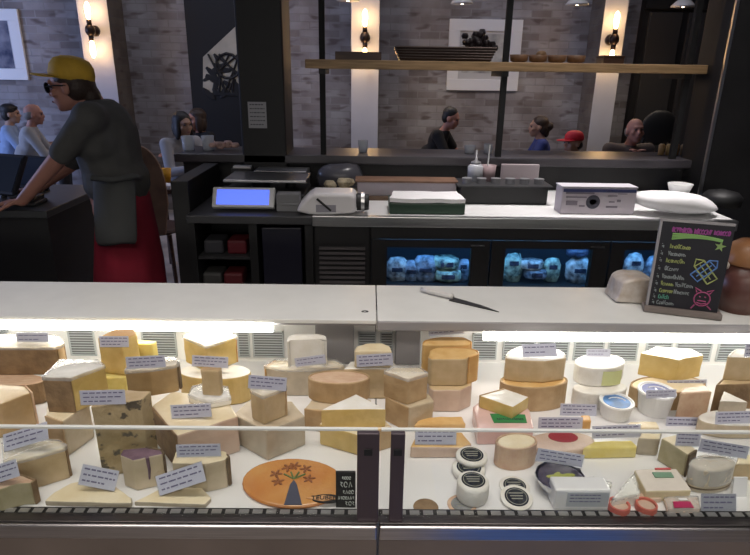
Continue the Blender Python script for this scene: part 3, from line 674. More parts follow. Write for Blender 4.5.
def cheese(key, label, top, ref, base, pm, tm=None, rind=None, redges=(), film=False, name='cheese_wedge', cat='cheese', group=None, jit=.0015, bev=.004, maxY=1.645, toprind=None):
    z0 = CH[base]['z1']+.0006 if isinstance(base, str) else (DZ+.0004 if base is None else base)
    x, yt, yb = ref
    p = at_z(x, yb, z0); z1 = at_y(x, yt, p.y).z
    poly = [at_z(a, c, z1) for a, c in top]
    poly = [(q.x, min(q.y, maxY)) for q in poly]
    redges = list(redges)
    if name == 'cheese_half': poly, redges = rounded(poly, redges)
    n = len(poly)
    if area(poly) < 0:
        poly = poly[::-1]; redges = [(n-2-i) % n for i in redges]
    cx_ = sum(q[0] for q in poly)/n; cy_ = sum(q[1] for q in poly)/n
    r = empty(name, (cx_, cy_, z0), label, cat, group)
    core = poly; T = .0045
    if rind and redges:
        # inset along the rind edges
        nor = []
        for i in range(n):
            a, c = V(poly[i]), V(poly[(i+1) % n]); d = (c-a); L = d.length or 1; nor.append((V((-d.y, d.x))/L) if i in redges else V((0, 0)))
        core = []
        for i in range(n):
            a = nor[i-1]; c = nor[i]; s = a+c
            if a.length > .5 and c.length > .5: s = s/max(.4, (1+a.dot(c)))
            core.append((poly[i][0]+s.x*T, poly[i][1]+s.y*T))
        # rind: one strip per run of consecutive rind edges
        runs = []; es = set(redges)
        if len(es) == n: runs = [list(range(n))]
        else:
            for i in range(n):
                if i in es and (i-1) % n not in es:
                    run = [i]
                    while (run[-1]+1) % n in es: run.append((run[-1]+1) % n)
                    runs.append(run)
        for run in runs:
            b = MB()
            ids = run+[(run[-1]+1) % n] if len(es) < n else run
            A = [(poly[i], core[i]) for i in ids]
            rings = [[(o[0], o[1], z0), (o[0], o[1], z1+.0006), (k[0], k[1], z1+.0006), (k[0], k[1], z0)] for o, k in A]
            if len(es) == n:
                rings.append(rings[0]); b.loft(rings, cap=False)
            else: b.loft(rings)
            bmesh.ops.remove_doubles(b.bm, verts=b.bm.verts[:], dist=1e-5)
            b.build('rind', rind, r, bevel=.0022)
    b = MB(); b.prism(core, z0, z1, 1)
    o = None
    if n <= 9:
        b.subdiv(3)
        c = V((cx_, cy_, z0))
        for v in b.bm.verts:
            if v.co.z > z0+.002:
                q = v.co*38; v.co += V((mnoise.noise(q), mnoise.noise(q+V((9, 9, 9))), mnoise.noise(q+V((5, 1, 7)))*.8))*jit*1.4
    o = b.build('paste', [pm, tm or pm], r, bevel=bev)  # white and cream tops put part of the LED brightness into the colour
    if toprind:
        b = MB(); k = .985; b.prism([(cx_+(q[0]-cx_)*k, cy_+(q[1]-cy_)*k) for q in core], z1-.001, z1+.0018); b.build('top_rind', toprind, r, bevel=.0012)
    if film:
        b = MB(); k = 1.012; pp = [(cx_+(q[0]-cx_)*k, cy_+(q[1]-cy_)*k) for q in poly]
        b.prism(pp, z1-.006, z1+.0042); b.subdiv(4)
        for v in b.bm.verts: v.co += V((0, 0, mnoise.noise(v.co*55)*.0022 if v.co.z > z1 else 0))
        bmesh.ops.delete(b.bm, geom=[f for f in b.bm.faces if all(v.co.z < z1-.0055 for v in f.verts)], context='FACES')
        b.build('cling_film', M_wrap, r, smooth=True)
    CH[key] = dict(z0=z0, z1=z1, Y=min(q[1] for q in poly), root=r, p=p, poly=poly)
    return r
def wheel(key, label, c, ref, base, pm, tm=None, rind=None, name='round_cheese', prof=None, **k):
    cx, cy, rx, ry = c
    n = 30
    return cheese(key, label, ell(cx, cy, rx, ry, n), ref, base, pm, tm, rind, range(n) if rind else (), name=name, **k)

# --- left case, back rows first
wheel('L0', 'large flat brown wheel under the half wheel at the far left', (5, 379, 40, 7), (20, 385, 406), None, R_brown, R_pink)
cheese('L1', 'brown rinded half wheel with pale top at the far left, a card on it', [(-40, 348), (54, 348), (62, 346), (65, 342), (58, 337), (45, 335), (-40, 335)], (20, 348, 375), 'L0', R_brown, P_cream, R_tan, (1, 2), True, name='cheese_half')
cheese('L3', 'tan wedge with orange-brown cut face at the left edge behind the glass line', [(-30, 410), (0, 404), (33, 392), (26, 385), (-30, 382)], (32, 392, 424), None, paste('paste_brown', (.36, .24, .11), (.44, .30, .15)), P_tan, R_pink, (2,))
cheese('L5', 'beige wedge under the film-topped wedge left of the tall mottled block', [(44, 416), (61, 422), (89, 404), (88, 396), (60, 392), (48, 400)], (61, 422, 457), None, P_beige, P_cream, R_tan, (0,))
cheese('L2', 'film-topped wedge with brown rind side and yellow cut, above the beige wedge', [(42, 378), (70, 379), (105, 366), (98, 361), (60, 361)], (70, 379, 413), 'L5', P_gold, P_white, R_brown, (0,), True)
cheese('L4c', 'bright yellow block under the orange-topped wedge near the left vent', [(92, 374), (106, 378), (125, 377), (130, 370), (100, 366)], (115, 378, 408), None, P_yel, P_yel)
cheese('L4', 'gold wedge with an orange rind top standing before the left vent', [(97, 338), (121, 341), (137, 334), (134, 328), (113, 329)], (121, 341, 376), 'L4c', P_gold, R_or, None, ())
cheese('L4b', 'bright yellow slab behind the half round, lit from behind', [(130, 344), (152, 344), (157, 341), (133, 339)], (140, 344, 392), None, P_yel, P_yel, maxY=1.64)
cheese('L7', 'large low tan wedge with golden top lying in the middle of the left case', [(150, 406), (175, 436), (238, 416), (224, 396), (172, 391)], (175, 436, 473), None, P_pink, P_cream, R_brown, (0,))
cheese('L9', 'tall mottled brown block with dark mould spots behind the striped wine wedge', [(91, 407), (141, 400), (151, 391), (105, 389)], (100, 406, 476), None, R_mold, P_tan, None, (), bev=.003)
cheese('L6', 'brown half round with dark curved rind on top of the golden wedge', [(125, 372), (150, 370), (176, 366), (181, 362), (172, 357), (132, 361)], (145, 370, 396), 'L7', paste('paste_walnut', (.34, .225, .105), (.42, .29, .14)), P_cream, R_dark, (2, 3), True, name='cheese_half')
wheel('L18', 'broad cream-topped yellow wheel carrying a white-topped wedge', (215, 371, 36, 8), (235, 378, 405), None, P_gold, P_white, None)
cheese('L17', 'white-topped yellow wedge with orange edge on the cream-topped wheel', [(183, 337), (206, 347), (237, 337), (225, 331), (195, 331)], (206, 347, 373), 'L18', P_gold, P_white, R_or, (2,), True)
cheese('L20', 'flat film-wrapped cream cheese under the small brown stub', [(188, 396), (210, 402), (231, 398), (228, 388), (205, 384), (192, 388)], (210, 402, 409), 'L7', P_white, P_white, None, (), True, name='soft_cheese')
cheese('L19', 'small upright brown stub standing on the film-wrapped cream cheese', [(200, 370), (219, 371), (222, 367), (203, 366)], (210, 371, 397), 'L20', P_tan, R_tan)
cheese('L22', 'grey-green wrapped flat cheese under the white bloomy piece', [(264, 367), (285, 370), (310, 370), (345, 366), (335, 360), (275, 360)], (290, 370, 396), None, P_grey, P_cream, R_or, (5,), True, name='wrapped_cheese')
cheese('L21', 'white bloomy half round with soft corners at the back of the left case', [(287, 343), (290, 340), (322, 339), (327, 342), (326, 336), (318, 334), (295, 334), (288, 337)], (305, 340, 366), 'L22', P_white, R_white, R_white, (2, 3, 4, 5, 6, 7), name='cheese_half')
cheese('L24', 'dark tan block under the round pink-topped cheese', [(304, 409), (322, 411), (352, 410), (372, 400), (350, 394), (312, 398)], (315, 410, 431), None, P_tan, P_beige, R_tan, (0,))
wheel('L23', 'round brown cheese with pinkish wrinkled top in the middle of the case', (339, 377, 31, 7), (335, 384, 404), 'L24', P_tan, R_pink, R_tan)
cheese('L15', 'beige wedge with thin dark rind behind the orange round', [(233, 414), (266, 431), (305, 416), (292, 401), (248, 401)], (266, 431, 461), None, P_grey, P_beige, R_dark, ())
cheese('L16', 'small film-topped wedge standing on the beige wedge, card in front', [(250, 391), (263, 397), (287, 388), (280, 379), (256, 379)], (263, 397, 425), 'L15', P_tan, P_cream, R_tan, (2,), True)
cheese('L26', 'lower yellow wedge behind the left glass post', [(319, 424), (360, 436), (392, 427), (380, 414), (330, 414)], (360, 436, 457), None, P_gold, P_cream, R_tan, (1,))
cheese('L25', 'yellow wedge with bright white triangular top above the left glass post', [(321, 410), (386, 409), (356, 394)], (350, 410, 428), 'L26', P_gold, P_white, None, (), bev=.002)
cheese('L28', 'tan block near the case seam with a pale rounded cheese on it', [(344, 369), (398, 369), (394, 361), (350, 361)], (370, 369, 399), None, P_tan, P_white)
cheese('L27', 'pale yellow rounded cheese behind a blue-grey card at the seam', [(354, 351), (392, 351), (390, 346), (382, 343), (366, 343), (356, 346)], (375, 351, 368), 'L28', P_cream, P_cream, name='cheese_half')
cheese('L30', 'large tan block under the smaller cube right of the seam', [(385, 397), (408, 408), (434, 401), (428, 393), (392, 391)], (408, 408, 432), None, P_beige, P_beige, R_tan, (0,))
cheese('L29', 'tan cube with film top, corner towards the glass, right of the seam', [(384, 372), (408, 380), (428, 374), (420, 368), (394, 367)], (408, 380, 405), 'L30', P_beige, P_cream, R_tan, (0, 1), True)
# front row left
cheese('L8', 'tan half round with brown rind edge at the left behind the glass', [(4, 465), (40, 456), (64, 449), (68, 446), (58, 440), (2, 444)], (62, 450, 479), None, P_tan, P_cream, R_brown, (2, 3), True, name='cheese_half')
cheese('L10', 'olive-brown piece with purplish top in the bottom left corner', [(-25, 492), (0, 489), (20, 483), (32, 483), (37, 479), (15, 472), (-25, 474)], (16, 485, 507), None, P_olive, R_pink, R_brown, (3, 4))
cheese('L11', 'flat cream wedge at the front left with a leaning card', [(44, 501), (131, 503), (132, 498), (116, 487), (92, 479), (72, 483), (54, 492)], (90, 502, 507), None, P_grey, P_cream, R_tan, ())
cheese('L12', 'wedge with wine-dark top and one vertical wine streak', [(120, 455), (133, 460), (165, 453), (163, 449), (146, 446), (123, 449)], (133, 460, 491), None, P_beige, M_purple, R_dark, (2, 3))
d = CH['L12']; b = MB(); zz = at_y(147, 456, d['Y']+.012).z; x = at_y(147, 470, d['Y']+.01).x
pa, pb = V(d['poly'][0]), None
q0 = [at_z(c[0], c[1], d['z1']) for c in ((133, 460), (165, 453))]; t = (147-133)/(165-133); q = q0[0].lerp(q0[1], t)
b.tube([(q.x, q.y-.0005, d['z1']-.001), (q.x+.0015, q.y-.001, d['z1']-.03), (q.x-.001, q.y-.0005, d['z1']-.056)], [.0038, .0034, .002], 8); b.build('wine_streak', M_purple, d['root'])
cheese('L13', 'beige half round with thin dark rind between wine wedge and orange round', [(172, 463), (205, 464), (224, 460), (231, 457), (226, 451), (176, 451)], (207, 464, 492), None, P_beige, P_cream, R_dark, (2, 3), name='cheese_half')
cheese('L14', 'flat cream wedge at the front with a big tilted card', [(134, 502), (205, 504), (211, 498), (196, 481), (182, 478)], (170, 503, 507), None, P_grey, P_cream)
# orange round with flower pattern
wheel('LO', 'glossy orange round with pressed leaf pattern at the front of the left case', (293, 482, 51, 24), (293, 506, 510), None, M('glaze_orange', (.50, .17, .04), .22, col2=(.60, .25, .06), scale=14, bump=.15, bscale=40, coat=.6), M('glaze_top', (.54, .21, .055), .25, col2=(.62, .31, .10), scale=10, bump=.25, bscale=45, coat=.6), name='orange_cheese', bev=.004)
d = CH['LO']; zt = d['z1']; b = MB()
m_leaf = M('pressed_leaf', (.26, .09, .03), .5)
for k, (px, py) in enumerate(((276, 474), (288, 468), (306, 469), (278, 482), (309, 479), (295, 466))):
    c = at_z(px, py, zt)
    for j in range(5):
        a = j*1.25+k; b.lathe((c.x+.008*math.cos(a), c.y+.008*math.sin(a), zt+.0008), [(.0005, 0), (.0075, 0), (.006, .0012), (.0005, .0015)], 8, 1, .45, Matrix.Rotation(a, 3, 'Z'))
b.build('leaf_pattern', m_leaf, d['root'])
b = MB(); P = [at_z(x, y, zt) for x, y in ((284, 505), (302, 505), (297, 485), (294, 480), (290, 485))]
if area([(p.x, p.y) for p in P]) < 0: P = P[::-1]
b.prism([(p.x, p.y) for p in P], zt, zt+.0014); b.build('dark_print', M('print_slate', (.06, .065, .10), .5), d['root'])
b = MB(); c = at_z(294, 478, zt)
for a in (-.9, -.3, .3, .9): b.tube([(c.x, c.y-.004, zt+.001), (c.x+.03*math.sin(a), c.y+.02*math.cos(a), zt+.001)], .0022, 5)
b.build('green_sprig', M('sprig_green', (.12, .17, .05), .5), d['root'])
cb = at_z(327, 499, zt); b = MB(); b.lathe((cb.x, cb.y, zt), [(.001, 0), (.032, 0), (.032, .0016), (.001, .0016)], 28, 1, .42); ob = b.build('dark_banner', m_black, d['root'])
b = MB(); b.lathe((cb.x-.008, cb.y, zt+.0016), [(.001, 0), (.033, 0), (.033, .0012), (.001, .0012)], 4, 1.1, .28); b.build('banner_band', M('band', (.60, .32, .14), .4), d['root'])
def text3(name, s, mat, parent, loc, size, rot=(0, 0, 0), ext=.0004, align='CENTER'):
    cu = bpy.data.curves.new(name, 'FONT'); cu.body = s; cu.size = size; cu.extrude = ext; cu.align_x = align; cu.align_y = 'CENTER'; cu.offset = size*.02
    o = bpy.data.objects.new(name, cu); bpy.context.scene.collection.objects.link(o)
    dg = bpy.context.evaluated_depsgraph_get(); me = bpy.data.meshes.new_from_object(o.evaluated_get(dg)); bpy.data.objects.remove(o)
    me.materials.clear(); me.materials.append(mat)
    for p in me.polygons: p.material_index = 0
    q = bpy.data.objects.new(name, me); COL.objects.link(q); q.parent = parent
    off = V((0, 0, 0)); r = parent
    while r is not None: off += r.location; r = r.parent
    q.location = V(loc)-off; q.rotation_euler = rot
    return q
text3('banner_writing', 'TEUBER', m_black, d['root'], (cb.x-.006, cb.y, zt+.003), .0155)
# chalk price sign beside the orange round
a = at_z(337, 509, DZ); Yc = a.y+.004; xa = at_y(336, 509, Yc).x; xb = at_y(355.5, 509, Yc).x; zt = at_y(345, 472, Yc).z
r = empty('chalk_sign', ((xa+xb)/2, Yc, DZ), 'small black chalk price sign beside the orange round', 'sign')
b = MB(); b.box((xa, Yc, DZ), (xb, Yc+.005, zt)); b.build('board', m_black, r, bevel=.001)
b = MB(); b.box((xa+.004, Yc+.005, DZ), (xb-.004, Yc+.03, DZ+.003)); b.build('foot', m_black, r)
m_chalk = M('chalk_white', (.62, .66, .62), .9)
def strokes(b, x0, x1, z, h, y, n, th=.0012):
    x = x0
    while x < x1-h*.3:
        k = RND.choice((0, 1, 2)); w = h*RND.uniform(.45, .75); q = V((x+w/2, y, z+h/2))
        if k == 0: b.tube([q+V((w*.42*math.cos(t), 0, h*.46*math.sin(t))) for t in [i*.7 for i in range(9)]], th, 4)
        elif k == 1: b.tube([q+V((-w*.3, 0, -h*.5)), q+V((0, 0, h*.5)), q+V((w*.35, 0, -h*.4))], th, 4)
        else: b.tube([q+V((-w*.3, 0, h*.4)), q+V((w*.3, 0, h*.3)), q+V((-w*.2, 0, 0)), q+V((w*.3, 0, -h*.4))], th, 4)
        x += w*1.12
b = MB(); hh = zt-DZ; w = xb-xa
for f, x0, x1, hs in ((.58, .2, .95, .16), (.40, .35, .95, .1), (.24, .1, 1.0, .09), (.07, .45, .95, .12), (.80, .3, .8, .08)): strokes(b, xa+w*x0, xa+w*x1, DZ+hh*f, hh*hs, Yc-.0006, 4, .0009)
b.build('chalk_writing', m_chalk, r)

# --- right case
cheese('R3', 'pinkish tan block at the bottom of the orange stack right of the seam', [(429, 387), (433, 390), (460, 390), (472, 385), (473, 360), (427, 360)], (450, 390, 412), None, P_pink, P_tan, R_dark, ())
cheese('R2', 'tan cheese with rounded orange rind in front on the orange stack', [(428, 357), (432, 359), (465, 359), (480, 354), (478, 350), (466, 347), (438, 347), (430, 350)], (450, 359, 386), 'R3', P_tan, P_orange, R_or, (2, 3, 4, 5), name='cheese_half')
cheese('R1', 'orange cheese behind on the orange stack with a card standing on it', [(421, 345), (470, 345), (473, 342), (464, 337), (438, 337), (424, 340)], (424, 345, 372), 'R3', P_orange, P_orange, R_or, (1, 2, 3, 4, 5), name='cheese_half', maxY=1.64)
cheese('R5', 'flat orange slice behind the carded slice right of the glass posts', [(414, 425), (466, 424), (462, 416), (420, 417)], (440, 425, 433), None, P_orange, P_orange)
cheese('R4', 'flat pink-sided orange slice with a card right of the glass posts', [(410, 447), (461, 447), (472, 444), (462, 432), (418, 432)], (435, 447, 458), None, P_pink, P_orange)
wheel('R6b', 'lower tan wheel with orange rim under the white-topped half', (534, 380, 34, 8), (534, 388, 412), None, P_tan, P_orange, R_tan)
cheese('R6a', 'white-topped brown half wheel standing on the orange-rimmed wheel', [(504, 358), (520, 360), (545, 361), (568, 358), (563, 351), (548, 346), (520, 346), (508, 351)], (535, 360, 382), 'R6b', P_tan, R_white, R_white, (4, 5, 6, 3, 7), name='cheese_half')
wheel('R7b', 'lower white wrapped round of the white stack', (600, 387, 27, 7), (600, 394, 410), None, R_white, R_white, None, name='soft_cheese')
wheel('R7a', 'upper white wrapped round with a yellow-green patch on the white stack', (600, 361, 25, 8), (600, 369, 387), 'R7b', R_white, R_white, None, name='soft_cheese', film=False)
d = CH['R7a']; q = at_y(612, 375, d['Y']-.001); b = MB(); b.lathe((sum(p[0] for p in d['poly'])/30, sum(p[1] for p in d['poly'])/30, d['z0']+.004), [(max(abs(d['poly'][0][0]-d['poly'][15][0])/2*1.012, .01), 0), (abs(d['poly'][0][0]-d['poly'][15][0])/2*1.012, d['z1']-d['z0']-.012)], 30, 1, abs(d['poly'][7][1]-d['poly'][22][1])/abs(d['poly'][0][0]-d['poly'][15][0]))
for f in list(b.bm.faces):
    c = f.calc_center_median(); 
    if not (c.y < d['root'].location.y-.01 and -.01 < c.x-d['root'].location.x < .05): b.bm.faces.remove(f)
b.build('paper_band', M('yellow_green_band', (.62, .64, .30), .5), d['root'])
wheel('R9', 'large yellow wheel under the big white-topped wedge at the right', (668, 384, 38, 9), (655, 393, 411), None, P_gold, P_cream, R_tan)
cheese('R8', 'big golden wedge with bright white top before the right vents', [(641, 353), (679, 360), (704, 355), (692, 349), (656, 346)], (679, 360, 382), 'R9', P_gold, P_white, None, (), bev=.002)
cheese('R12', 'marbled brown wedge beside the blue-lidded tubs', [(681, 394), (712, 392), (706, 385), (684, 387)], (690, 394, 420), None, P_tan, P_pink, R_pink, (0,))
cheese('R13b', 'yellow-brown block under the grey cheese at the right edge', [(716, 385), (764, 384), (764, 376), (724, 377)], (730, 385, 412), None, P_gold, P_tan, R_brown, (3, 0))
cheese('R13a', 'grey-brown half wheel with white bloomy top at the right edge', [(726, 357), (764, 358), (764, 349), (735, 349)], (740, 358, 381), 'R13b', P_tan, R_white, R_white, (3, 2), name='cheese_half')
wheel('R15', 'white brie wheel with tan side at the right edge, carded', (742, 417, 44, 9), (735, 426, 439), None, P_beige, R_white, None, jit=.002)
cheese('R14', 'small grey wedge with snow-white top on the white brie', [(720, 401), (748, 402), (724, 391)], (733, 401, 413), 'R15', P_grey, R_white, None, (), bev=.002)
# pink block with green label and the wedge on it
cheese('R16', 'pink wrapped block with green label under a white-topped wedge', [(478, 429), (534, 428), (530, 410), (522, 402), (482, 400), (473, 406)], (500, 429, 445), None, M('pink_wax', (.72, .47, .43), .3, var=.06, coat=.5), M('pink_wax_top', (.72, .50, .46), .3, var=.08, coat=.5), name='pink_cheese')
d = CH['R16']; z = d['z1']; b = MB(); P = [at_z(x, y, z) for x, y in ((494, 423), (527, 423), (525, 415), (490, 414))]
if area([(p.x, p.y) for p in P]) < 0: P = P[::-1]
b.prism([(p.x, p.y) for p in P], z, z+.0015); ol = b.build('green_label', M('label_green', (.03, .22, .07), .4), d['root'])
b = MB(); strokes(b, at_z(497, 421, z).x, at_z(524, 421, z).x, 0, .008, 0, 5, .0007)
for v in b.bm.verts: v.co = V((v.co.x, at_z(510, 420.5, z).y+v.co.z, z+.0018+v.co.y))
b.build('label_print', m_ink, d['root'])
cheese('R17', 'tan wedge with bright white top on the pink block', [(479, 395), (513, 407), (529, 397), (504, 388)], (513, 407, 419), 'R16', P_gold, P_white, R_tan, (3,), bev=.002)
wheel('R18', 'small round yellow-topped cheese with pinkish side beside the pink block', (516.5, 441, 21, 8.5), (517, 449.5, 471), None, P_pink, P_cream, R_pink, name='small_cheese')
wheel('R19', 'flat tan cheese with a red label behind a card', (562, 441, 33, 10), (560, 451, 459), None, P_pink, P_pink, None, name='flat_cheese')
d = CH['R19']; b = MB(); c = at_z(563, 437, d['z1']); b.lathe((c.x, c.y, d['z1']), [(.001, 0), (.036, 0), (.036, .0012), (.001, .0012)], 26, 1, .62); b.build('red_label', M('label_red', (.34, .035, .045), .35), d['root'])
cheese('R20', 'flat yellow slab with dark underside in the middle of the right case', [(583, 448), (638, 447), (632, 440), (594, 441)], (610, 448, 459), None, P_yel, P_yel, None)
cheese('R21', 'small orange wedge half hidden behind the cards in the right case', [(579, 421), (592, 421), (590, 415), (581, 415)], (586, 421, 432), None, R_or, R_or)
cheese('R34', 'pale yellow slab behind the grey block in the right case', [(624, 428), (660, 428), (656, 421), (630, 421)], (640, 428, 436), None, P_cream, P_cream)
cheese('R35', 'grey-beige block beside the green-grey leaning wedge', [(638, 438), (660, 439), (662, 431), (644, 430)], (648, 438, 455), None, P_grey, P_cream)
cheese('R23', 'green-grey wedge with dark rind beside the grey-beige block', [(661, 438), (690, 455), (698, 450), (676, 434)], (690, 455, 478), None, P_olive, P_cream, R_dark, (1,))
# blue lidded tubs
def tub(label, cx, cy, rx, yt, yb, lidc):
    p = at_z(cx, yb, DZ); z1 = at_y(cx, yt+ rx*.42, p.y).z; s = (at_z(cx+rx, cy, z1)-at_z(cx-rx, cy, z1)).length/2
    cy_ = p.y+s
    r = empty('cheese_tub', (p.x, cy_, DZ), label, 'tub', 'blue lidded cheese tubs')
    b = MB(); b.lathe((p.x, cy_, DZ), [(.001, 0), (s*.82, .001), (s*.95, z1-DZ-.008), (s*.95, z1-DZ-.006), (.001, z1-DZ-.006)], 28); b.build('tub', m_white, r, smooth=False)
    b = MB(); b.lathe((p.x, cy_, z1-.006), [(.001, 0), (s, 0), (s*1.02, .003), (s, .008), (s*.9, .008), (s*.86, .005), (.001, .005)], 28); o = b.build('lid_rim', m_white, r)
    b = MB(); b.lathe((p.x, cy_, z1-.001), [(.001, 0), (s*.78, 0), (s*.78, .0012), (.001, .0012)], 28); b.build('lid_label', lidc, r)
    b = MB(); b.tube([(p.x+s*.5*math.cos(t), cy_+s*.4*math.sin(t), z1+.0006) for t in [i*.35 for i in range(8)]], .0016, 5); b.build('label_print', m_paper, r)
tub('low white tub with a blue lid in front of the white stack', 621, 411, 17, 403, 425, M('lid_blue', (.06, .20, .48), .35, var=.4, scale=30))
tub('taller white tub with a deep blue crescent lid behind a card', 661, 399, 18, 392, 421, M('lid_navy', (.06, .08, .32), .35, col2=(.3, .33, .45), scale=9))
# white ash-labelled pucks
m_ash = M('ash_label', (.012, .012, .012), .9, col2=(.05, .05, .045), scale=90); m_ash.node_tree.nodes['Principled BSDF'].inputs['Specular IOR Level'].default_value = .1
m_pink_ = M('puck_ink', (.30, .30, .25), .9)
def puck(key, label, px, py, rxp, yb, base=None, h=None, lab=m_ash, body=R_white, group='white pucks with dark labels', name='goat_puck'):
    z0 = DZ+.0004 if base is None else CH[base]['z1']+.0006
    p = at_z(px, yb, z0); s = None
    z1 = z0+.03
    for _ in range(6):
        s = rxp/F*((V((p.x, p.y, z1))-CAM).dot(_f)); c_ = at_z(px, py, z1); z1 = at_y(px, py, p.y+s).z
    r = empty(name, (p.x, p.y+s, z0), label, 'cheese', group)
    c = (p.x, p.y+s, z0); hh = z1-z0
    b = MB(); b.lathe(c, [(.001, 0), (s*.92, .001), (s, hh*.2), (s, hh*.8), (s*.94, hh-.001), (s*.7, hh), (.001, hh)], 30); b.build('body', body, r, smooth=True)
    b = MB(); b.lathe((c[0], c[1], z1), [(.001, 0), (s*.74, 0), (s*.74, .001), (.001, .001)], 28); b.build('label', lab, r)
    b = MB(); b.ring((c[0], c[1], z1+.001), [(s*.60, 0), (s*.64, 0), (s*.64, .0006), (s*.60, .0006)], 28)
    for k in range(3): 
        x0 = -.45*s+.05*s*k
        b.box((c[0]+x0, c[1]+(.24-.22*k)*s, z1+.001), (c[0]-x0, c[1]+(.32-.22*k)*s, z1+.0015))
    b.build('label_print', m_pink_, r)
    CH[key] = dict(z0=z0, z1=z1, Y=p.y, root=r)
puck('p2', 'lower white puck of the rear stack, beside the carded orange slice', 471, 467, 17, 484)
puck('p1', 'upper white puck with a glare on its label, on the rear stack', 474, 454.5, 16, 469, 'p2')
puck('p3', 'tall white puck with dark label in front of the rear stack', 474.5, 480, 16.5, 509)
puck('p4', 'white puck with olive label behind its twin near the glass', 518, 485.5, 15.5, 498)
puck('p5', 'white puck with grey label right behind the glass, nearest of the pair', 520, 499, 16.5, 512)
o5 = CH['p5']['root']; o5.rotation_euler = (rad(8), 0, 0); o5.location.z += .006
puck('p6', 'reddish banded puck cut by the front rail under the tall white puck', 464, 504.5, 15, 515, None, None, M('grey_top', (.22, .22, .22), .4, var=.3, scale=40), R_pink, None)
puck('p7', 'dark puck low at the front rail, right of the glass posts', 427, 508, 13, 516, None, None, M('black_top', (.05, .05, .055), .35, var=.3, scale=40), R_brown, None)
# dark ash cheese with yellow-green label in foil
p = at_z(560, 493, DZ); c = at_z(561, 478, DZ+.03); s = 23/F*((c-CAM).dot(_f))
r = empty('ash_cheese', (c.x, c.y, DZ), 'dark ash-coated cheese with a yellow-green label in crumpled foil', 'cheese')
b = MB(); b.lathe((c.x, c.y, DZ+.0005), [(.001, 0), (s*.7, .001), (s*.98, .022), (s, .03), (s*.93, .033), (.001, .033)], 26); b.jitter(.002, 60); b.build('body', M('ash_purple', (.04, .03, .045), .5, col2=(.10, .08, .11), scale=40), r, smooth=True)
b = MB(); b.ring((c.x, c.y, DZ+.0003), [(s*.72, .0), (s*1.02, .022), (s*1.10, .034), (s*1.07, .034), (s*.99, .021), (s*.70, .0005)], 26); b.jitter(.004, 70); b.build('foil', m_steel, r)
b = MB()
for k in range(5): b.lathe((c.x+(k-2)*s*.18, c.y+.1*s*math.sin(k*2), DZ+.033), [(.0005, 0), (s*.3, 0), (s*.3, .0012), (.0005, .0014)], 8, 1, .4, Matrix.Rotation(k*.8, 3, 'Z'))
b.build('label', M('label_lime', (.34, .36, .07), .5), r)
CH['R25'] = dict(z1=DZ+.034, Y=c.y-s*1.1)
# clear boxes with white cheese triangles
for k, (px, py, lb) in enumerate((((600, 612, 593), (495, 484, 478), 'clear box holding a white triangular cheese left of the square tub'), ((612, 640, 634), (500, 494, 474), 'second clear triangular box, leaning against the square tub'))):
    key = 'tri%d' % k
    cheese(key, lb, [(px[0], py[0]), (px[1], py[1]), (px[2], py[2])], (px[0], py[0], py[0]+11), None, P_white, P_white, None, (), True, name='boxed_cheese', bev=.002)
# square tub of cream cheese
cheese('R28', 'square cream-coloured tub with green lettered label and red stripe', [(646, 491), (692, 490), (677, 468), (634, 469)], (668, 491, 502), None, M('tub_cream', (.66, .56, .36), .4), M('tub_top', (.76, .68, .60), .25, var=.05, coat=.5), None, (), name='square_tub', bev=.003)
d = CH['R28']; z = d['z1']
for nm, pts, mt in (('green_label', ((655, 478), (674, 478), (671, 473), (652, 473)), M('label_sage', (.17, .30, .20), .5)), ('red_stripe', ((655, 470.2), (671, 470), (670, 468.6), (654.5, 468.8)), M('stripe_red', (.6, .10, .10), .5))):
    P = [at_z(x, y, z) for x, y in pts]
    if area([(p.x, p.y) for p in P]) < 0: P = P[::-1]
    b = MB(); b.prism([(p.x, p.y) for p in P], z+.0005, z+.0025); b.build(nm, mt, d['root'])
cheese('R29', 'cream block with pink base cut by the rail under the square tub', [(626, 499), (662, 499), (659, 492), (632, 492)], (640, 499, 503), None, P_pink, P_pink, None)
def ring(label, px, py, rxp):
    c = at_z(px, py, DZ+.012); s = rxp/F*((c-CAM).dot(_f)); r = empty('small_red_cheese', (c.x, c.y, DZ), label, 'cheese', 'small red-banded rounds at the front rail')
    b = MB(); b.lathe((c.x, c.y, DZ+.0004), [(.001, 0), (s*.85, 0), (s*.85, .01), (.001, .012)], 24); b.build('paste', P_pink, r, smooth=False)
    b = MB(); b.ring((c.x, c.y, DZ+.0004), [(s*.86, 0), (s, .001), (s, .013), (s*.97, .0155), (s*.80, .0155), (s*.80, .011)], 28); b.build('red_band', M('wax_red', (.60, .15, .11), .35), r)
ring('small red-banded round at the front rail beside the white carded box', 619, 505, 11); ring('small red-banded round at the front rail below the square tub', 646.5, 505, 10.5)
cheese('R30', 'clear pack with a magenta label at the front rail', [(668, 510), (700, 510), (698, 497), (664, 498)], (684, 510, 514), None, P_pink, P_pink, None, (), True, name='cheese_pack')
d = CH['R30']; z = d['z1']+.005; P = [at_z(x, y, z) for x, y in ((674, 508), (694, 508), (690, 502), (673, 502))]
if area([(p.x, p.y) for p in P]) < 0: P = P[::-1]
b = MB(); b.prism([(p.x, p.y) for p in P], z, z+.0016); b.build('magenta_label', M('label_magenta', (.5, .03, .12), .4), d['root'])
b = MB(); q = at_z(684, 501, z); b.prism([(q.x-.01, q.y), (q.x+.008, q.y), (q.x+.008, q.y+.006), (q.x-.01, q.y+.006)], z+.0016, z+.0026); b.build('label_patch', m_paper, d['root'])
wheel('R31', 'film-wrapped grey round with a dark bottom line beside the square tub', (713, 463, 23, 8), (712, 471, 494), None, P_grey, P_beige, None, name='wrapped_cheese')
d = CH['R31']; cx_ = sum(p[0] for p in d['poly'])/30; cy_ = sum(p[1] for p in d['poly'])/30
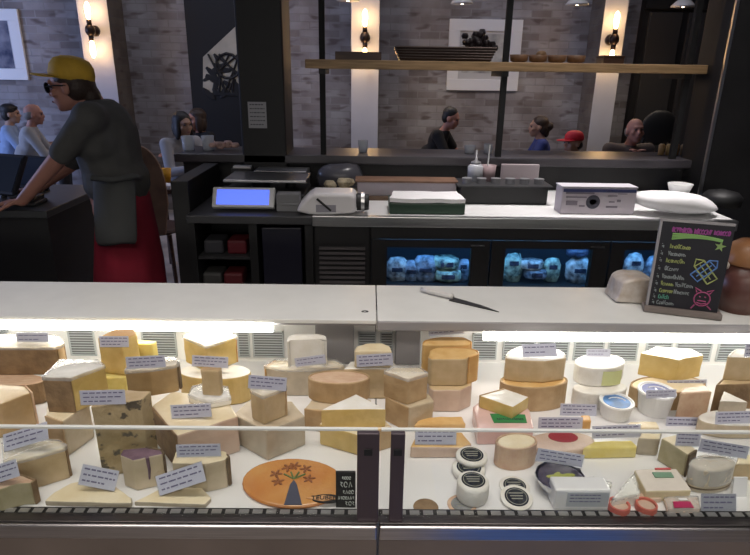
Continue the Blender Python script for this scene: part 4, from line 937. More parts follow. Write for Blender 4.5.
def scaled(k): return [(cx_+(p[0]-cx_)*k, cy_+(p[1]-cy_)*k) for p in d['poly']]
b = MB(); b.prism(scaled(1.012), d['z0']+.009, d['z0']+.0125); b.build('dark_line', R_dark, d['root'])
b = MB(); zz = ((d['z0']+.018, 1.02), (d['z0']+.03, 1.025), (d['z1']-.004, 1.02), (d['z1']+.004, .98), (d['z1']+.003, .6)); b.loft([[(x, y, z) for x, y in scaled(k)] for z, k in zz]); b.jitter(.0025, 60)
bmesh.ops.delete(b.bm, geom=[f for f in b.bm.faces if all(v.co.z < d['z0']+.0215 for v in f.verts)], context='FACES'); b.build('cling_film', M_wrap, d['root'], smooth=True)
cheese('R32', 'tan block at the right edge behind the wrapped grey round', [(735, 464), (768, 465), (768, 455), (740, 454)], (745, 464, 480), None, P_tan, P_cream)
p = at_z(738, 497, DZ); b = MB(); b.box((p.x-.012, p.y, DZ), (p.x+.018, p.y+.004, DZ+.045), Matrix.Translation(p) @ Matrix.Rotation(rad(-12), 4, 'X') @ Matrix.Translation(-p)); tag(b.build('paper_card', m_paper, bevel=.001), 'blank white paper card at the right edge below the tan block', 'card')

# ------------------------------------------------------------------ price cards
m_tag = M('price_card', (.62, .605, .665), .5, var=.03, scale=30); m_hold = glass_mat('card_holder', (.96, .97, .99), .35); m_tink = M('card_ink', (.17, .15, .24), .7)
def card(label, x0, y0, x1, y1, h, key, mode='front', dy=.006, lean=10, pm=None):
    if key is None: z = DZ+.0005; a = at_z(x0, y0, z); c = at_z(x1, y1, z); Yc = (a.y+c.y)/2
    elif mode == 'on': Yc = at_z((x0+x1)/2, (y0+y1)/2, CH[key]['z1']).y
    else: Yc = CH[key]['Y']-dy
    a = at_y(x0, y0, Yc); c = at_y(x1, y1, Yc); m = (a+c)/2; t = at_y((x0+x1)/2, (y0+y1)/2-h, Yc).z-m.z
    w = (c-a).length/2; roll = math.atan2(c.z-a.z, c.x-a.x)
    if key is not None and mode == 'on': m.z = max(m.z, CH[key]['z1']+.001+w*abs(math.sin(roll)))
    Mx = Matrix.Translation(m) @ Matrix.Rotation(-roll, 4, 'Y') @ Matrix.Rotation(rad(-lean), 4, 'X')
    t = t/math.cos(rad(lean))
    r = empty('price_card', m, label, 'price card', 'printed price cards')
    b = MB(); b.box((-w, -.0006, 0), (w, .0006, t), Mx); b.build('card', pm or m_tag, r)
    b = MB(); b.box((-w*1.03, -.0022, -.001), (w*1.03, -.0014, t*1.03), Mx); b.box((-w*1.03, -.0022, -.002), (w*1.03, .002, -.0008), Mx); b.build('holder', m_hold, r)
    b = MB(); n = 3 if h > 9 else 2
    for k in range(n):
        z = t*(1-(k+.75)/(n+.5)); x = -w*.86
        while x < w*(.8 if k < n-1 else .3):
            q = RND.uniform(.05, .16)*w*2; b.box((x, -.0012, z), (min(x+q, w*.9), -.0005, z+t*.075), Mx); x += q+.035*w*2
    b.build('writing', m_tink, r)
    if mode == 'front' and key is not None:
        b = MB(); b.cyl(Mx @ V((0, .0006, t*.4)), Mx @ V((0, .001, t*.4))+V((0, dy+.012, 0)), .0012, n=6); b.build('pin', m_steel, r)
    return r
C = card
C('price card lying on the brown half wheel at the far left', 17, 343, 49, 343, 9, 'L1', 'on')
C('bluish price card pinned to the orange-topped gold wedge', 100, 347, 129, 347, 10, 'L4')
C('price card on the brown half round with the curved dark rind', 127, 369, 166, 367, 11, 'L6')
C('price card pinned to the white-topped wedge on the cream wheel', 192, 366, 228, 368, 10, 'L17')
C('price card pinned to the top of the tall mottled block', 81, 405, 126, 404, 13, 'L9')
C('price card in front of the small film-topped wedge', 248, 388, 286, 391, 12, 'L16')
C('tilted price card on the white bloomy half round', 296, 367, 326, 363, 8, 'L21')
C('blue-grey price card on the pale yellow rounded cheese', 357, 367, 393, 365, 11, 'L27')
C('price card standing on the large golden-topped wedge', 172, 420, 212, 418, 12, 'L7', 'on')
C('crooked price card on the tan half round at the left', 6, 459, 50, 446, 12, 'L8', 'on', lean=35)
C('price card cut by the left edge above the olive-brown piece', -8, 490, 21, 481, 13, 'L10', 'on', lean=25)
C('leaning price card on the flat cream wedge at the front left', 79, 488, 115, 495, 16, 'L11', 'on', lean=20)
C('price card pinned to the beige half round near the orange round', 177, 457, 221, 456, 11, 'L13')
C('big tilted price card on the flat front wedge near the wine-dark wedge', 161, 504, 207, 489, 14, 'L14', 'on', lean=30)
C('price card standing on the orange stack under the steel lip', 429, 338, 464, 335, 8, 'R1', 'on', lean=5)
C('striped bluish price card on the flat orange slice', 415, 445, 456, 445, 14, 'R4', 'on')
C('price card lying on the white top of the half wheel', 523, 358, 557, 357, 9, 'R6a', 'on', lean=40)
C('grey price card behind on the white stack', 586, 357, 610, 357, 7, 'R7a', 'on')
C('narrow price card pinned to the big golden wedge', 667, 388, 706, 387, 7, 'R8')
C('violet price card standing on the deck before the lower tan wheel', 560, 415, 596, 416, 10, None, lean=14)
C('price card over the red label of the flat tan cheese', 538, 430, 582, 430, 11, 'R19', 'on')
C('price card standing behind the flat yellow slab', 592, 440, 640, 438, 11, 'R20', 'on')
C('slanted price card over the dark ash cheese', 535, 464, 581, 471, 11, 'R25', 'on')
C('upper price card of the pair left of the white brie', 665, 431, 698, 432, 13, 'R12', dy=.03)
C('lower price card of the pair, over the green-grey wedge', 675, 446, 699, 447, 12, 'R23', 'on')
C('slanted violet price card on the film-wrapped grey round', 697, 455, 745, 463, 11, 'R31', 'on')
C('grey price card in front of the white brie', 715, 424, 752, 423, 11, 'R15')
C('grey price card leaning at the front rail beside the magenta label', 701, 512, 736, 512, 14, None, lean=20, pm=M('grey_card', (.40, .40, .43), .4))
C('price card on the grey half wheel at the right edge', 744, 357, 766, 357, 12, 'R13a', 'on')
C('grey price card clipped over the navy tub lid', 646, 398, 676, 397, 7, 'R12', dy=.02)
# white box with a card face at the front
a = at_z(553, 510, DZ); x1 = at_z(608, 510, DZ).x; zt = at_y(580, 490, a.y).z
r = empty('carded_box', ((a.x+x1)/2, a.y+.02, DZ), 'low white plastic box with a grey card face at the front glass', 'box')
b = MB(); b.box((a.x, a.y, DZ+.0004), (x1, a.y+.045, zt)); b.build('box', M('box_white', (.76, .75, .74), .25, coat=.4), r, bevel=.004)
b = MB(); w = x1-a.x; b.box((a.x+w*.22, a.y-.0012, DZ+.010), (x1-.004, a.y-.0002, zt-.006)); o = b.build('card_face', M('grey_card_face', (.46, .48, .50), .4), r)
b = MB()
for k in range(3):
    z = zt-.013-k*.008; x = a.x+w*.27
    while x < x1-.02: q = RND.uniform(.003, .010); b.box((x, a.y-.0018, z), (x+q, a.y-.001, z+.0022)); x += q+.002
b.build('writing', m_tink, o)
# ------------------------------------------------------------------ on the front worktop
zc = WT+.001
a = at_z(421, 292, zc); c = at_z(450, 299, zc); e = at_z(499, 312.5, zc)
r = empty('kitchen_knife', (c.x, c.y, zc), 'chef knife with pale handle and dark blade lying on the right worktop', 'knife')
d = (e-a).normalized(); nrm = V((-d.y, d.x, 0))
b = MB(); b.tube([a+V((0, 0, .010)), a+d*.03+V((0, 0, .011)), c+V((0, 0, .010)), c+d*.01+V((0, 0, .009))], [.006, .009, .0075, .008], 10); b.build('handle', M('pale_handle', (.62, .60, .57), .4), r, smooth=True)
b = MB(); P = [c+d*.005-nrm*.016, c+d*.005+nrm*.014, c+d*((e-c).length*.6)+nrm*.010, e, c+d*((e-c).length*.7)-nrm*.008]
if area([(p.x, p.y) for p in P]) < 0: P = P[::-1]
b.prism([(p.x, p.y) for p in P], zc+.0005, zc+.0028); b.build('blade', M('blade_dark', (.10, .10, .10), .3, metal=.8), r)

# chalk menu board: leaning back
bl, br_, tl, tr = (648, 305), (717, 313), (664, 220), (737, 226)
B0 = at_z(*bl, zc+.018); B1 = at_z(*br_, zc+.018)
ex = (B1-B0); ex.z = 0; W = ex.length; ex.normalize(); ey = V((-ex.y, ex.x, 0)); lean = rad(1)
up = (V((0, 0, 1))*math.cos(lean)+ey*math.sin(lean)).normalized()
# find height so that the top-left corner lands at the top edge in the photo
H = .1
for k in range(400):
    q = B0+up*H-CAM; py = CY-F*q.dot(_u)/q.dot(_f)
    if py <= 221: break
    H += .001
nz = ex.cross(up)
Mb = Matrix(((ex.x, nz.x*-1, up.x, B0.x), (ex.y, -nz.y, up.y, B0.y), (ex.z, -nz.z, up.z, B0.z), (0, 0, 0, 1)))  # local: x right, y away from viewer, z up
r = empty('menu_board', (B0+B1)/2-V((0, 0, .018)), 'black chalk menu board with neon lettering standing on the right worktop', 'menu board')
b = MB(); b.box((0, 0, 0), (W, .006, H), Mb); b.build('board', M('board_black', (.010, .010, .016), .35), r)
b = MB(); b.box((-.006, -.003, -.004), (0, .009, H+.004), Mb); b.box((-.006, -.003, H), (W, .009, H+.006), Mb); b.build('metal_edge', m_hous, r)
b = MB(); b.box((-.012, -.014, -.017), (W+.012, .03, 0), Mb); b.build('foot', M('foot_grey', (.17, .14, .125), .5, var=.15, scale=10), r, bevel=.002)
nl = bpy.data.materials
def chalk(n, c): return M(n, c, .8)
c_pink, c_green, c_yel, c_blue, c_whi = chalk('chalk_pink', (.30, .06, .26)), chalk('chalk_green', (.22, .42, .13)), chalk('chalk_yellow', (.30, .34, .12)), chalk('chalk_blue', (.09, .20, .48)), chalk('chalk_pale', (.24, .27, .28))
c_red = chalk('chalk_rose', (.34, .07, .17)); c_tea = chalk('chalk_teal', (.10, .33, .24))
def L2(u, v, y=-.0008): return V((u*W, y, v*H))
def line(b, pts, th=.0016): b.tube([L2(u, v) for u, v in pts], th, 5)
def fin(b, name, mat): b.xform(Mb); return b.build(name, mat, r)
def scrawl(b, u, v, wd, h, caps=False, th=.0013):
    x = u
    while x < u+wd:
        w = RND.uniform(.022, .034); hh = h*(1 if caps or x == u or RND.random() < .22 else .62)
        k = RND.choice((0, 1, 2, 3))
        if k == 0: line(b, [(x+w*.42+w*.42*math.cos(t), v+hh/2+hh/2*math.sin(t)) for t in [i*.8 for i in range(9)]], th)
        elif k == 1: line(b, [(x, v), (x, v+hh), (x+w*.75, v+hh*.5), (x+w*.8, v)], th)
        elif k == 2: line(b, [(x+w*.8, v+hh*.9), (x, v+hh*.7), (x, v+hh*.1), (x+w*.8, v)], th)
        else: line(b, [(x, v+hh), (x+w*.35, v), (x+w*.75, v+hh)], th)
        x += w*1.15
b = MB(); scrawl(b, .16, .885, .26, .055, True, .002); scrawl(b, .47, .885, .22, .055, True, .002); scrawl(b, .74, .89, .20, .05, True, .002); fin(b, 'title_writing', c_pink)
b = MB()
for k in range(4): line(b, [(.17+.7*t, .775+.012*k+(.065-.008*k)*math.sin(math.pi*(.15+.62*t))+.012*k*(1-t)) for t in [i/10 for i in range(11)]], .0022)
fin(b, 'comet_trail', c_green)
b = MB(); pts = []
for k in range(11): q = math.pi/2+k*math.pi/5-.15; rr = .085 if k % 2 == 0 else .034; pts.append((.85+rr*math.cos(q)*1.0, .765+rr*math.sin(q)*W/H))
b2 = [L2(u, v, -.0012) for u, v in pts[:10]]; cen = L2(.85, .765, -.0012)
for k in range(10):
    b.bm.faces.new([b.bm.verts.new(cen), b.bm.verts.new(b2[k]), b.bm.verts.new(b2[(k+1) % 10])])
bmesh.ops.solidify(b.bm, geom=b.bm.faces[:], thickness=.0006); fin(b, 'star', chalk('chalk_star', (.42, .60, .24)))
rows = [(.70, [(.17, .28, c_yel)]), (.615, [(.16, .22, c_whi)]), (.535, [(.15, .24, c_yel)]), (.44, [(.15, .17, c_whi)]), (.345, [(.13, .30, c_whi)]), (.26, [(.13, .17, c_yel), (.34, .24, c_whi)]), (.175, [(.13, .17, c_yel), (.34, .22, c_whi)]), (.10, [(.13, .14, c_tea)]), (.03, [(.12, .24, c_whi)])]
for v, items in rows:
    for u, wd, mt in items: b = MB(); scrawl(b, u, v, wd, .05); fin(b, 'menu_line', mt)
b = MB()
for v, _x in rows: line(b, [(.05, v+.012), (.075, v+.025), (.075, v)], .0014); line(b, [(.05, v+.04), (.06, v+.045)], .0012)
fin(b, 'list_numbers', c_whi)
def pencil(u0, v0, u1, v1, w, mt, nm):
    b = MB(); du, dv = (u1-u0), (v1-v0); Ls = math.hypot(du*W, dv*H); nx, nv = -dv*H/Ls*w/W, du*W/Ls*w/H
    line(b, [(u0+nx, v0+nv), (u0+du*.82+nx, v0+dv*.82+nv), (u1, v1), (u0+du*.82-nx, v0+dv*.82-nv), (u0-nx, v0-nv), (u0+nx, v0+nv)], .0022)
    line(b, [(u0+du*.1, v0+dv*.1), (u0+du*.75, v0+dv*.75)], .0018); line(b, [(u0+du*.8+nx, v0+dv*.8+nv), (u0+du*.8-nx, v0+dv*.8-nv)], .0016); line(b, [(u0+du*.2+nx, v0+dv*.2+nv), (u0+du*.3-nx, v0+dv*.3-nv)], .0016); fin(b, nm, mt)
pencil(.84, .36, .56, .60, .014, c_yel, 'crossed_stick'); pencil(.58, .38, .86, .60, .014, c_blue, 'crossed_stick')
b = MB(); line(b, [(.75+.115*math.cos(t), .145+.115*math.sin(t)*W/H) for t in [i*.45 for i in range(15)]], .002)
line(b, [(.68, .10), (.75, .085), (.82, .10)], .0018); line(b, [(.69, .125), (.81, .12)], .0018); line(b, [(.66, .22), (.63, .27), (.72, .235)], .002); line(b, [(.84, .21), (.89, .26), (.80, .235)], .002); line(b, [(.66, .07), (.62, .02)], .002); line(b, [(.84, .07), (.90, .03)], .002)
line(b, [(.71, .165), (.72, .175)], .0024); line(b, [(.785, .165), (.795, .175)], .0024); fin(b, 'pink_doodle', c_red)

# film wrapped loaf beside the board
c0 = at_z(638, 304, zc); hw = .07; hz = at_y(630, 274, c0.y+.05).z-zc
b = MB(); b.box((c0.x-hw, c0.y+.0, zc+.001), (c0.x+hw, c0.y+.10, zc+hz)); b.subdiv(5)
for v in b.bm.verts:
    t = (v.co.x-c0.x)/hw; u = (v.co.z-zc)/hz; v.co.x -= t*hw*.22*u; v.co.z -= (abs(t)**3)*.012*u
b.jitter(.006, 30)
o = b.build('wrapped_loaf', M('loaf', (.62, .57, .52), .5, col2=(.46, .38, .31), scale=26, coat=.8, bump=.6, bscale=30), smooth=True, bevel=0, mods=(('subsurf', 2),)); tag(o, 'film-wrapped pale loaf lying left of the menu board', 'loaf')
# brown crock with domed lid at the right edge
c0 = at_z(748, 316, zc); c0.y += .06; s = .07
r = empty('lidded_crock', (c0.x, c0.y, zc), 'red-brown crock with a rounded brown lid at the right edge', 'crock')
zt = at_y(750, 262, c0.y).z-zc; zt2 = at_y(750, 240, c0.y).z-zc
b = MB(); b.lathe((c0.x, c0.y, zc), [(.001, 0), (s*.8, 0), (s*.95, zt*.4), (s, zt*.8), (s*.92, zt*.82), (s*.9, zt), (.001, zt)], 32); b.build('pot', M('crock_brown', (.09, .035, .028), .35, col2=(.13, .05, .035), scale=8), r, smooth=True)
b = MB(); b.lathe((c0.x, c0.y, zc+zt), [(s*.95, 0), (s*.97, .006), (s*.8, (zt2-zt)*.7), (s*.4, zt2-zt), (.001, zt2-zt)], 32); b.build('lid', M('crock_lid', (.20, .085, .035), .4, col2=(.28, .13, .05), scale=12), r, smooth=True)
b = MB(); b.tube([(c0.x-s*1.0, c0.y-.02, zc+zt*.95), (c0.x-s*1.12, c0.y-.035, zc+zt*1.02), (c0.x-s*1.18, c0.y-.03, zc+zt*1.08)], [.010, .008, .006], 8); b.build('spout', M('spout_pale', (.55, .48, .42), .4), r, smooth=True)

# ------------------------------------------------------------------ left service area
ux0, ux1 = -3.4, at_z(52, 205, .95).x
r = empty('cash_counter', ((ux0+ux1)/2, 3.1, 0), 'dark cash counter at the left edge that the worker leans on', 'counter')
b = MB(); b.box((ux0, 2.85, 0), (ux1, 3.45, .91)); b.build('body', m_dark, r)
b = MB(); b.box((ux0, 2.8, .91), (ux1+.03, 3.5, .945)); b.build('top', M('counter_top_dark', (.045, .047, .05), .3), r, bevel=.004)
def terminal(px, py, w, h, d, label, tilt, name='payment_terminal'):
    p = at_y(px, py, d); r = empty(name, (p.x, d, .945), label, 'terminal')
    Mx = Matrix.Translation((p.x, d, .985)) @ Matrix.Rotation(rad(-20), 4, 'Z') @ Matrix.Rotation(rad(-tilt), 4, 'X')
    b = MB(); b.box((-w/2, 0, 0), (w/2, .025, h), Mx); b.build('housing', M('terminal_black', (.02, .022, .03), .3), r, bevel=.006)
    b = MB(); b.box((-w*.44, -.003, h*.08), (w*.44, .001, h*.92), Mx); b.build('screen', M('terminal_screen', (.05, .065, .10), .15), r)
    b = MB(); b.box((p.x-.06, d-.06, .945), (p.x+.06, d+.12, .957)); b.cyl((p.x, d+.05, .957), Mx @ V((0, .03, h*.3)), .015); b.build('stand', m_dgrey, r)
terminal(24, 175, .26, .20, 3.18, 'tilted black payment terminal on the cash counter by the worker arm', 40)
terminal(-6, 180, .22, .22, 3.0, 'black terminal cut by the left edge of the photo', 30)
b = MB(); p = at_z(40, 200, .945); b.box((p.x-.08, 2.9, .945), (p.x+.06, 3.02, .965)); b.box((p.x-.07, 2.905, .965), (p.x+.05, 3.015, .99)); tag(b.build('card_reader', m_dgrey, bevel=.006), 'small grey card reader on the cash counter under the worker arm', 'card reader')
b = MB(); p = at_z(30, 190, .945); b.lathe((p.x+.02, 3.3, .945), [(.001, 0), (.035, .001), (.04, .10), (.036, .10), (.03, .008), (.001, .008)], 18); tag(b.build('paper_cup', M('cup_teal', (.10, .2, .22), .5), smooth=True), 'dull teal cup behind the payment terminal', 'cup')

# bentwood chair behind the worker
c0 = at_y(150, 200, 4.3); gx_ = c0.x
r = empty('wooden_chair', (gx_, 4.3, 0), 'brown wooden chair with a rounded back behind the worker', 'chair')
zs = .45; ztop = at_y(150, 145, 4.12).z
b = MB(); b.lathe((gx_, 4.35, zs), [(.001, 0), (.20, 0), (.21, .015), (.20, .03), (.001, .03)], 28); b.build('seat', m_dwood, r)
m_chairw = M('chair_wood', (.26, .15, .09), .5, var=.25, scale=6)
b = MB(); out = []
for k in range(21):
    t = math.pi*k/20; out.append((gx_-.19*math.cos(t), zs+.25+(ztop-zs-.25)*math.sin(t)**.7))
P = out+[(gx_+.15, zs+.02), (gx_-.15, zs+.02)]
va = [b.bm.verts.new((x, 4.12, z)) for x, z in P]; vb = [b.bm.verts.new((x, 4.145, z)) for x, z in P]
b.bm.faces.new(va); b.bm.faces.new(vb[::-1])
for k in range(len(P)): b.bm.faces.new((va[k], vb[k], vb[(k+1) % len(P)], va[(k+1) % len(P)]))
b.build('backrest', m_chairw, r, bevel=.006)
for sx in (-.15, .15):
    for yy in (4.2, 4.5): b = MB(); b.cyl((gx_+sx, yy, zs), (gx_+sx*1.2, yy+(-.03 if yy < 4.3 else .03), 0), .018, .014, 10); b.build('leg', m_dwood, r)
# little side table with papers to the right of the chair
p = at_y(172, 178, 4.75)
r = empty('side_table', (p.x, 4.75, 0), 'dark side table beside the rounded chair back', 'table')
b = MB(); b.box((p.x-.16, 4.6, p.z-.1), (p.x+.2, 4.95, p.z-.07)); b.build('table_top', m_dwood, r)
for sx in (-.13, .17):
    for yy in (4.63, 4.91): b = MB(); b.cyl((p.x+sx, yy, 0), (p.x+sx, yy, p.z-.1), .018); b.build('leg', m_dwood, r)
zt3 = p.z-.0695
b = MB(); b.box((p.x-.10, 4.62, zt3), (p.x+.02, 4.75, zt3+.03)); tag(b.build('napkin_stack', m_paper, bevel=.003), 'white napkins on the side table', 'napkins')
b = MB(); b.lathe((p.x-.08, 4.85, zt3), [(.001, 0), (.03, 0), (.045, .13), (.04, .13), (.028, .01), (.001, .01)], 16); tag(b.build('yellow_cup', M('cup_yellow', (.75, .36, .02), .5), smooth=True), 'small yellow cup on the side table', 'cup')

# ------------------------------------------------------------------ people
m_skin = M('skin', (.40, .24, .17), .55, var=.06, scale=12); m_skinr = M('skin_ruddy', (.42, .20, .15), .55, var=.06, scale=12); m_skind = M('skin_shade', (.34, .20, .145), .55, var=.06, scale=12)
m_hairb = M('hair_black', (.012, .010, .010), .5, bump=.4, bscale=120); m_hairg = M('hair_grey', (.20, .19, .18), .6, bump=.4, bscale=120); m_hairbr = M('hair_brown', (.035, .02, .014), .5, bump=.4, bscale=120)
def M4from(o, fw):
    f = V((fw[0], fw[1], 0)).normalized(); rt = V((f.y, -f.x, 0))
    return Matrix(((rt.x, f.x, 0, o[0]), (rt.y, f.y, 0, o[1]), (0, 0, 1, o[2]), (0, 0, 0, 1)))   # local x = right hand side, y = forward, z = up
def head(b, Mh):
    """face towards local +y; Mh places the head centre"""
    R3 = Mh.to_3x3()
    def E(c, x, y, z, n=18): b.ell(Mh @ V(c), x, y, z, n, R3)
    E((0, -.01, .025), .074, .094, .092); E((0, .022, -.045), .056, .068, .068); E((0, .055, -.092), .03, .026, .022, 12)
    E((0, .092, -.022), .013, .020, .022, 10); E((0, .084, .006), .011, .014, .026, 10); E((0, .078, .028), .05, .018, .013, 12)
    E((0, .082, -.062), .026, .013, .009, 10)
    for s in (-1, 1): E((s*.076, -.008, -.012), .010, .02, .032, 10); E((s*.045, .058, -.025), .022, .022, .022, 10)
def face_parts(Mh, root, glasses=False):
    R3 = Mh.to_3x3()
    for s in (-1, 1):
        b = MB(); b.ell(Mh @ V((s*.031, .079, .006)), .011, .009, .008, 10, R3); b.build('eye', m_ink, root, smooth=True)
    b = MB(); b.ell(Mh @ V((0, .092, -.062)), .022, .006, .006, 10, R3); b.build('mouth', M('lips', (.30, .12, .11), .5), root, smooth=True)
def hand(b, wrist, d, up, side, curl=.5, flat=False):
    """palm + four unequal bent fingers + thumb from the side of the palm"""
    d = V(d).normalized(); up = V(up); up = (up-d*up.dot(d)).normalized(); rt = d.cross(up)*side
    w = V(wrist)
    for k in range(4): b.limb(w+rt*(.012-.008*k)*1.6, w+d*.085+rt*(.030-.020*k), .014, .0115, 8)
    for k, L in enumerate((.068, .078, .072, .056)):
        p0 = w+d*.085+rt*(.030-.020*k); a1 = .15+curl*.5; a2 = a1+curl*.9
        p1 = p0+(d*math.cos(a1)-up*math.sin(a1))*L*.5; p2 = p1+(d*math.cos(a2)-up*math.sin(a2))*L*.5
        b.limb(p0, p1, .0095, .0088, 8); b.limb(p1, p2, .0088, .0075, 8)
    t0 = w+d*.03+rt*.028; t1 = t0+(d*.62+rt*.6-up*.3).normalized()*.042; t2 = t1+(d*.85+rt*.25-up*.35).normalized()*.032
    b.limb(t0, t1, .0125, .0105, 8); b.limb(t1, t2, .0105, .0085, 8)

def seated(name_label, o, fw, shirt, skin, hair, lean=.12, turn=0, nod=0, width=1.0, sleeves='short', arms=None, hairstyle='short', hair_part='hair', scale=1.0, pants=None):
    """o = pelvis point (world); fw = direction faced"""
    Mx = M4from(o, fw) @ Matrix.Scale(scale, 4)
    root = empty('person', (o[0], o[1], 0), name_label, 'person')
    ch = V((0, lean*.75, .34)); nk = V((0, lean*1.05, .50)); hd = V((0, lean*1.2+.03, .635))
    sh = .165*width
    Mh = Matrix.Translation(hd) @ Matrix.Rotation(turn, 4, 'Z') @ Matrix.Rotation(-nod, 4, 'X')
    el = arms or ((( .23, lean+.13, .20), (.12, lean+.36, .26)), ((-.23, lean+.13, .20), (-.12, lean+.36, .26)))
    b = MB()
    b.limb((0, 0, .02), ch*.6, .12, .125); b.ell(ch, .15*width, .10, .17); b.limb(ch, nk, .10, .055); b.limb(nk, hd-V((0, .01, .03)), .052, .05)
    for s, (e, h) in zip((1, -1), el):
        S = V((s*sh, lean*.9, .455)); b.limb(ch+V((0, 0, .06)), S, .08, .058); b.limb(S, V(e), .05, .038); b.limb(V(e), V(h), .037, .025)
        hand(b, V(h), V(h)-V(e), V((0, 0, 1)), s, .5)
        K = V((s*.11, .40, .03)); A = V((s*.11, .36, -o[2]/scale+.07)); b.limb((s*.085, 0, 0), K, .085, .055); b.limb(K, A, .055, .038); b.limb(A, A+V((0, .14, -.035)), .036, .028)
    head(b, Mh)
    b.xform(Mx); b.build('body', skin, root, mods=(('remesh', .0085), ('smooth', 3)))
    # shirt
    b = MB(); b.limb((0, 0, .02), ch*.6, .135, .14); b.ell(ch, .165*width, .115, .18); b.limb(ch, nk-V((0, 0, .035)), .11, .066)
    for s, (e, h) in zip((1, -1), el):
        S = V((s*sh, lean*.9, .455)); E_ = V(e); b.limb(ch+V((0, 0, .06)), S, .09, .068); b.limb(S, S.lerp(E_, .62 if sleeves == 'short' else 1), .063, .056 if sleeves == 'short' else .05)
        if sleeves == 'long': b.limb(E_, E_.lerp(V(h), .92), .049, .034)
    b.xform(Mx); b.build('shirt', shirt, root, mods=(('remesh', .010), ('smooth', 4)))
    b = MB(); b.ell((0, 0, .0), .16, .13, .10)
    for s in (1, -1): K = V((s*.11, .40, .03)); A = V((s*.11, .36, -o[2]/scale+.10)); b.limb((s*.085, 0, 0), K, .095, .066); b.limb(K, A, .066, .052)
    b.xform(Mx); b.build('trousers', pants or m_dark, root, mods=(('remesh', .012), ('smooth', 3)))
    b = MB(); R3 = Mh.to_3x3()
    def E(c, x, y, z): b.ell(Mh @ V(c), x, y, z, 18, R3)
    if hairstyle == 'short': E((0, -.026, .052), .080, .092, .080); E((0, -.05, .0), .074, .062, .075)
    if hairstyle == 'bun': E((0, -.024, .05), .082, .095, .083); E((0, -.055, -.01), .075, .062, .085); E((0, -.125, .01), .045, .05, .05); E((0, -.10, -.06), .03, .035, .06)
    if hairstyle == 'long':
        E((0, -.026, .05), .090, .10, .086); E((0, -.06, -.03), .09, .06, .12)
        for s in (1, -1): E((s*.07, .0, -.04), .028, .05, .105); 
    if hairstyle == 'fringe': E((0, -.02, .05), .084, .10, .080); E((0, -.05, -.01), .078, .064, .08); E((0, .05, .075), .06, .035, .025)
    if hairstyle == 'bald':
        E((0, -.06, -.012), .074, .05, .055)
        for s in (1, -1): E((s*.064, -.03, .0), .014, .05, .04)
    if hairstyle == 'cap':
        E((0, -.05, -.02), .076, .055, .055)
    b.xform(Mx); b.build(hair_part, hair, root, mods=(('remesh', .008), ('smooth', 2)))
    face_parts(Mx @ Mh, root)
    return root, Mx, Mh
def cap_mesh(Mw, root, mat, brim=.10, peak=True, tall=1.0):
    b = MB(); R3 = Mw.to_3x3(); rings = []
    for z, rx, ry in ((.030, .082, .104), (.055, .085, .106), (.085*tall, .080, .100), (.112*tall, .064, .080), (.126*tall, .036, .046), (.130*tall, .006, .008)):
        rings.append([Mw @ V((rx*math.cos(t), ry*math.sin(t)-.008, z)) for t in [i*2*math.pi/28 for i in range(28)]])
    b.loft(rings); o = b.build('cap', mat, root, smooth=True)
    b = MB(); pts = []
    for k in range(13): t = math.pi*(.08+.84*k/12); pts.append((.082*math.cos(t), .102*math.sin(t)-.008, .036))
    outp = [(x*1.02, .06+y*.55+brim*math.sin(math.pi*(.08+.84*k/12))**.7, .030-.016*math.sin(math.pi*k/12)*0) for k, (x, y, z) in enumerate(pts)]
    for dz in (0,):
        va = [b.bm.verts.new(Mw @ V(p)) for p in pts]; vb = [b.bm.verts.new(Mw @ V(p)) for p in outp]
        for k in range(12): b.bm.faces.new((va[k], va[k+1], vb[k+1], vb[k]))
    b.build('cap_brim', mat, o, smooth=True, mods=(('solid', .006),))
    return o

def pelvis_for(px, py, Y, lean, fw, dz=.635, scale=1.0):
    """pelvis position that puts the head centre at the pixel"""
    h = at_y(px, py, Y); f = V((fw[0], fw[1], 0)).normalized(); q = (lean*1.2+.03)*scale
    return (h.x-f.x*q, h.y-f.y*q, h.z-dz*scale)
def seat(label, px, py, Y, fw, **k):
    lean = k.get('lean', .12); sc = k.get('scale', 1.0)
    o = pelvis_for(px, py, Y, lean, fw, .635, sc); return seated(label, o, fw, **k)
m_lblue = M('light_blue_cotton', (.30, .42, .66), .8); m_lgrey = M('pale_grey_cotton', (.36, .36, .37), .8); m_wht = M('offwhite_knit', (.34, .34, .36), .8); m_blk = M('black_cotton', (.008, .008, .009), .85)
m_blu = M('royal_blue_cotton', (.03, .05, .22), .8); m_brn = M('brown_knit', (.12, .095, .085), .85)
seat('person with dark hair in a light blue shirt seated at the far left', 11, 114, 6.45, (.8, .3), scale=.86, shirt=m_lblue, skin=m_skin, hair=m_hairb, lean=.05, hairstyle='fringe', sleeves='long')
seat('balding person in a pale grey shirt seated beside the light blue shirt', 34, 114.5, 5.7, (.75, .3), scale=.82, shirt=m_lgrey, skin=m_skinr, hair=m_hairg, lean=.12, hairstyle='bald', sleeves='long')
seat('person with dark hair in an off-white top seated at the bar beside the mural', 183, 125, 5.3, (.75, -.65), scale=.88, shirt=m_wht, skin=m_skin, hair=m_hairb, lean=.12, hairstyle='long', sleeves='long')
seat('person with dark hair seated just behind the off-white top', 196, 120, 6.2, (-.6, -.6), scale=.9, shirt=m_blk, skin=m_skinr, hair=m_hairbr, lean=.1, hairstyle='long', sleeves='long')
seat('person with cropped hair in a black T-shirt bending over the bar', 451, 118.5, 5.9, (.92, -.35), scale=.84, shirt=m_blk, skin=m_skinr, hair=m_hairb, lean=.26, nod=.3, hairstyle='short')
seat('person with tied-up brown hair in a royal blue top', 538, 127, 6.3, (-.95, .15), shirt=m_blu, skin=m_skind, hair=m_hairbr, lean=.06, hairstyle='bun', width=.92, scale=.90)
